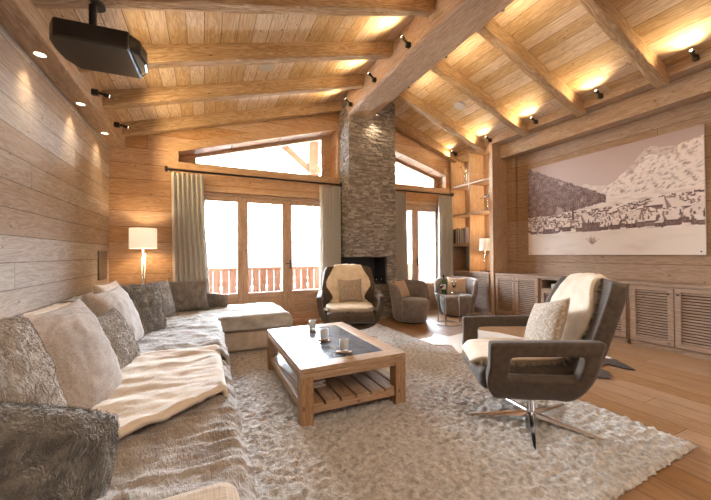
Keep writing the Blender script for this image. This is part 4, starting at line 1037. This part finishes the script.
def back_throw(name, matname, label, y0, y1, seed, zt=.755, drop=.12):
    xs = [(-1.225, zt-.10), (-1.22, zt-.03), (-1.17, zt+.012), (-1.09, zt+.016), (-1.01, zt+.010), (-.955, zt-.035), (-.945, zt-.09), (-.94, zt-.09-drop)]
    n = len(xs)-1
    def f(u, v):
        i = min(n-1, int(u*n)); q = u*n-i; x = xs[i][0]*(1-q)+xs[i+1][0]*q; z = xs[i][1]*(1-q)+xs[i+1][1]*q; y = y0+(y1-y0)*v
        h = .02*fbm(x*8, y*7, seed, 3)+.022
        return (x+(h if u > .75 else 0), y, z+(h if .15 < u < .85 else 0))
    o = MB().grid(42, 60, f).build(name, matname, None, smooth=True); solid(o, .014, 1); tag(o, label, 'throw', 'throws on the sofa'); return o
back_throw('cream_throw', 'throw_cream', 'cream throw folded over the sofa back, behind the big taupe linen pillow', 2.55, 3.62, 3)
back_throw('fur_throw', 'throw_grey', 'grey fur throw over the far end of the sofa back', 3.8, 4.95, 6)
# small bundle over the arm in the foreground
def arm_throw():
    pr = [(.985, .50), (.99, .56), (.975, .605), (.93, .628), (.84, .632), (.74, .625), (.70, .60), (.685, .54), (.68, .45)]
    n = len(pr)-1
    def f(u, v):
        i = min(n-1, int(v*n)); q = v*n-i; y = pr[i][0]*(1-q)+pr[i+1][0]*q; z = pr[i][1]*(1-q)+pr[i+1][1]*q
        x = -.85+u*(.70-.12*v+.03*nz(v*5, 2)); h = .016*fbm(x*8, y*8, 1, 3)+.014
        return (x, y, z+h)
    o = MB().grid(50, 34, f).build('fur_throw', 'throw_brown', None, smooth=True); solid(o, .016, 1)
    tag(o, 'brown fur throw lying over the sofa arm closest to the camera', 'throw', 'throws on the sofa')
arm_throw()

G = 'sofa pillows'
def back_pillow(name, matname, label, w_, h_, th, x, y, z, lean, yaw, seed, **k):
    # faces +x: width along y
    return pillow(name, matname, label, 'pillow', w_, h_, th, (x, y, z), Matrix_euler(lean, yaw), seed=seed, group=G, **k)
def Matrix_euler(lean, yaw):
    m = Matrix.Rotation(R(90+yaw), 4, 'Z') @ Matrix.Rotation(R(-lean), 4, 'X')
    return m.to_euler()
FK = dict(count=4200, length=.009, kids=9, root=.0008)
pillow('fur_pillow', 'fur_dark', 'dark brown fur pillow in the bottom left corner beside the near sofa arm', 'pillow', .60, .44, .28, (-.565, 1.09, .625), (R(-30), R(20), R(14)), seed=11, group=G, wr=.03, fur=FK, pinch=-.10)
back_pillow('fur_pillow', 'fur_brown', 'large brown fur pillow leaning on the sofa back, nearest along the left wall', .62, .56, .24, -.66, 1.42, .715, 16, -14, 12, wr=.02, fur=FK, pinch=-.02)
back_pillow('linen_pillow', 'linen_grey', 'largest taupe linen pillow, between the near brown fur and grey fur pillows', .64, .60, .24, -.59, 1.98, .70, 22, -10, 13, wr=.008)
back_pillow('fur_pillow', 'fur_grey', 'small grey fur pillow between the two linen pillows', .46, .42, .17, -.54, 2.52, .66, 22, -10, 14, wr=.016, fur=FK)
back_pillow('linen_pillow', 'linen_grey', 'second taupe linen pillow, farther along the sofa', .62, .53, .22, -.63, 3.10, .71, 20, -8, 15, wr=.008)
back_pillow('fur_pillow', 'fur_dark2', 'dark fur pillow standing on edge beyond the second linen pillow', .44, .50, .15, -.50, 3.58, .715, 12, -30, 16, wr=.014, fur=FK)
back_pillow('fur_pillow', 'fur_grey', 'grey fur pillow standing diagonally in the sofa corner', .48, .46, .18, -.50, 4.22, .70, 16, -38, 17, wr=.016, fur=FK)
back_pillow('linen_pillow', 'linen', 'pale pillow half hidden behind the dark and grey fur pillows', .56, .44, .16, -.84, 3.95, .74, 14, -5, 18, wr=.01)
pillow('fur_pillow', 'fur_brown', 'brown-grey fur pillow leaning by the curtain on the window side', 'pillow', .54, .42, .17, (-.22, 4.76, .68), (R(-18), R(-3), R(-2)), seed=19, group=G, wr=.014, fur=FK)
pillow('fur_pillow', 'fur_brown', 'flattened fur pillow at the window end of the sofa, half behind another', 'pillow', .36, .20, .13, (.12, 4.90, .58), (R(-35), R(8), R(-2)), seed=20, group=G, wr=.014, fur=FK)

# ------------------------------------------------------------ outside: balcony, eaves, snow, chalets
struct(MB().box(-4, 9, DY, 7.0, -.16, -.04).build('balcony_floor', 'eave'))
o = MB().box(-60, 70, 7.3, 120, -3.2, -3.0).build('snow_ground', 'snow'); struct(o)
def railing(x0, x1, label):
    t = empty('balcony_railing', label, 'railing', ((x0+x1)/2, 6.83, 0), group='balcony railings')
    MB().box(x0, x1, 6.79, 6.88, .90, .955).build('handrail', 'rail', t, bevel=.006)
    MB().box(x0, x1, 6.815, 6.855, .18, .25).build('bottom_rail', 'rail', t, bevel=.004)
    m = MB(); p = .145; k0 = int(math.floor(x0/p)); k = k0
    while k*p+p < x1:
        a, b = k*p+.006, k*p+p-.006; odd = k % 2
        def side(x, s):   # s=+1 cut into left edge, going up
            if (k + (0 if s > 0 else 1)) % 2 == 0:
                return [(x, .12), (x, .50), (x+s*.012, .515), (x+s*.004, .535), (x+s*.030, .575), (x+s*.012, .58), (x, .60), (x, .685), (x+s*.018, .705), (x, .725), (x, .90)]
            return [(x, .12), (x, .90)]
        L_ = side(a, 1); Rr_ = side(b, -1)
        m.prism([(q[0], q[1]) for q in L_] + [(q[0], q[1]) for q in Rr_[::-1]], 'Y', 6.80, 6.82)
        k += 1
    m.build('boards', 'rail', t)
    for x in (x0+.1, 0.0, 2.45, 4.9, x1-.1): MB().box(x-.05, x+.05, 6.83, 6.90, -.04, .90).build('post', 'rail', t)
railing(-2.2, 7.2, 'brown balcony railing with cut-out boards outside the glass doors')
m = MB()
t = empty('eaves_frame', 'timber post and braces of the roof overhang seen through the left gable window', 'roof timbers', (2.2, 7.0, 0))
MB().box(2.12, 2.34, 6.9, 7.1, 2.84, 3.95).build('post', 'eave', t, bevel=.01)
mt = Matrix.Translation((1.74, 7.0, 3.42)) @ Matrix.Rotation(R(38), 4, 'Y')
MB().box(-.62, .55, -.07, .07, -.075, .075, mt).build('brace', 'eave', t, bevel=.01)
mt = Matrix.Translation((2.75, 7.0, 3.42)) @ Matrix.Rotation(R(-38), 4, 'Y')
MB().box(-.55, .62, -.07, .07, -.075, .075, mt).build('brace', 'eave', t, bevel=.01)
MB().box(-3.0, 8.0, 6.9, 7.1, 2.72, 2.84).build('tie_beam', 'eave', t, bevel=.01)
def chalet(x, y, w_, d_, h_, zb, label, mname='chalet', rz=0):
    t = empty('chalet', label, 'chalet', (x, y, zb), rz, group='chalets outside')
    MB().prism([(-w_/2, 0), (w_/2, 0), (w_/2, h_), (0, h_+w_*.24), (-w_/2, h_)], 'Y', -d_/2, d_/2).build('walls', mname, t, world=False)
    m = MB(); m.prism([(-w_/2-.8, h_-.38), (0, h_+w_*.24), (0, h_+w_*.24+.45), (-w_/2-.8, h_+.07)], 'Y', -d_/2-.8, d_/2+.8); m.prism([(0, h_+w_*.24), (w_/2+.8, h_-.38), (w_/2+.8, h_+.07), (0, h_+w_*.24+.45)], 'Y', -d_/2-.8, d_/2+.8)
    m.build('snowy_roof', 'snow', t, world=False)
    for i in range(-1, 2):
        for k in range(max(1, int(h_/2.6))): MB().box(i*w_*.28-.5, i*w_*.28+.5, -d_/2-.05, -d_/2+.02, .9+k*2.6, 2.1+k*2.6).build('window', 'switch', t, world=False)
    MB().box(-w_/2-.3, w_/2+.3, -d_/2-1.0, -d_/2, 2.5, 3.3).build('balcony', 'chalet', t, world=False)
chalet(11.5, 19, 9, 8, 5.6, -3.0, 'snow-roofed chalet seen through the small balcony door', rz=.15)
chalet(3.2, 34, 10, 8, 5.0, -3.0, 'distant snow-roofed chalet seen through the right pane of the large door', 'chalet2', .3)
chalet(-13.0, 46, 11, 8, 5.0, -3.0, 'distant pale chalet seen through the left pane of the large door', 'chalet2', -.2)
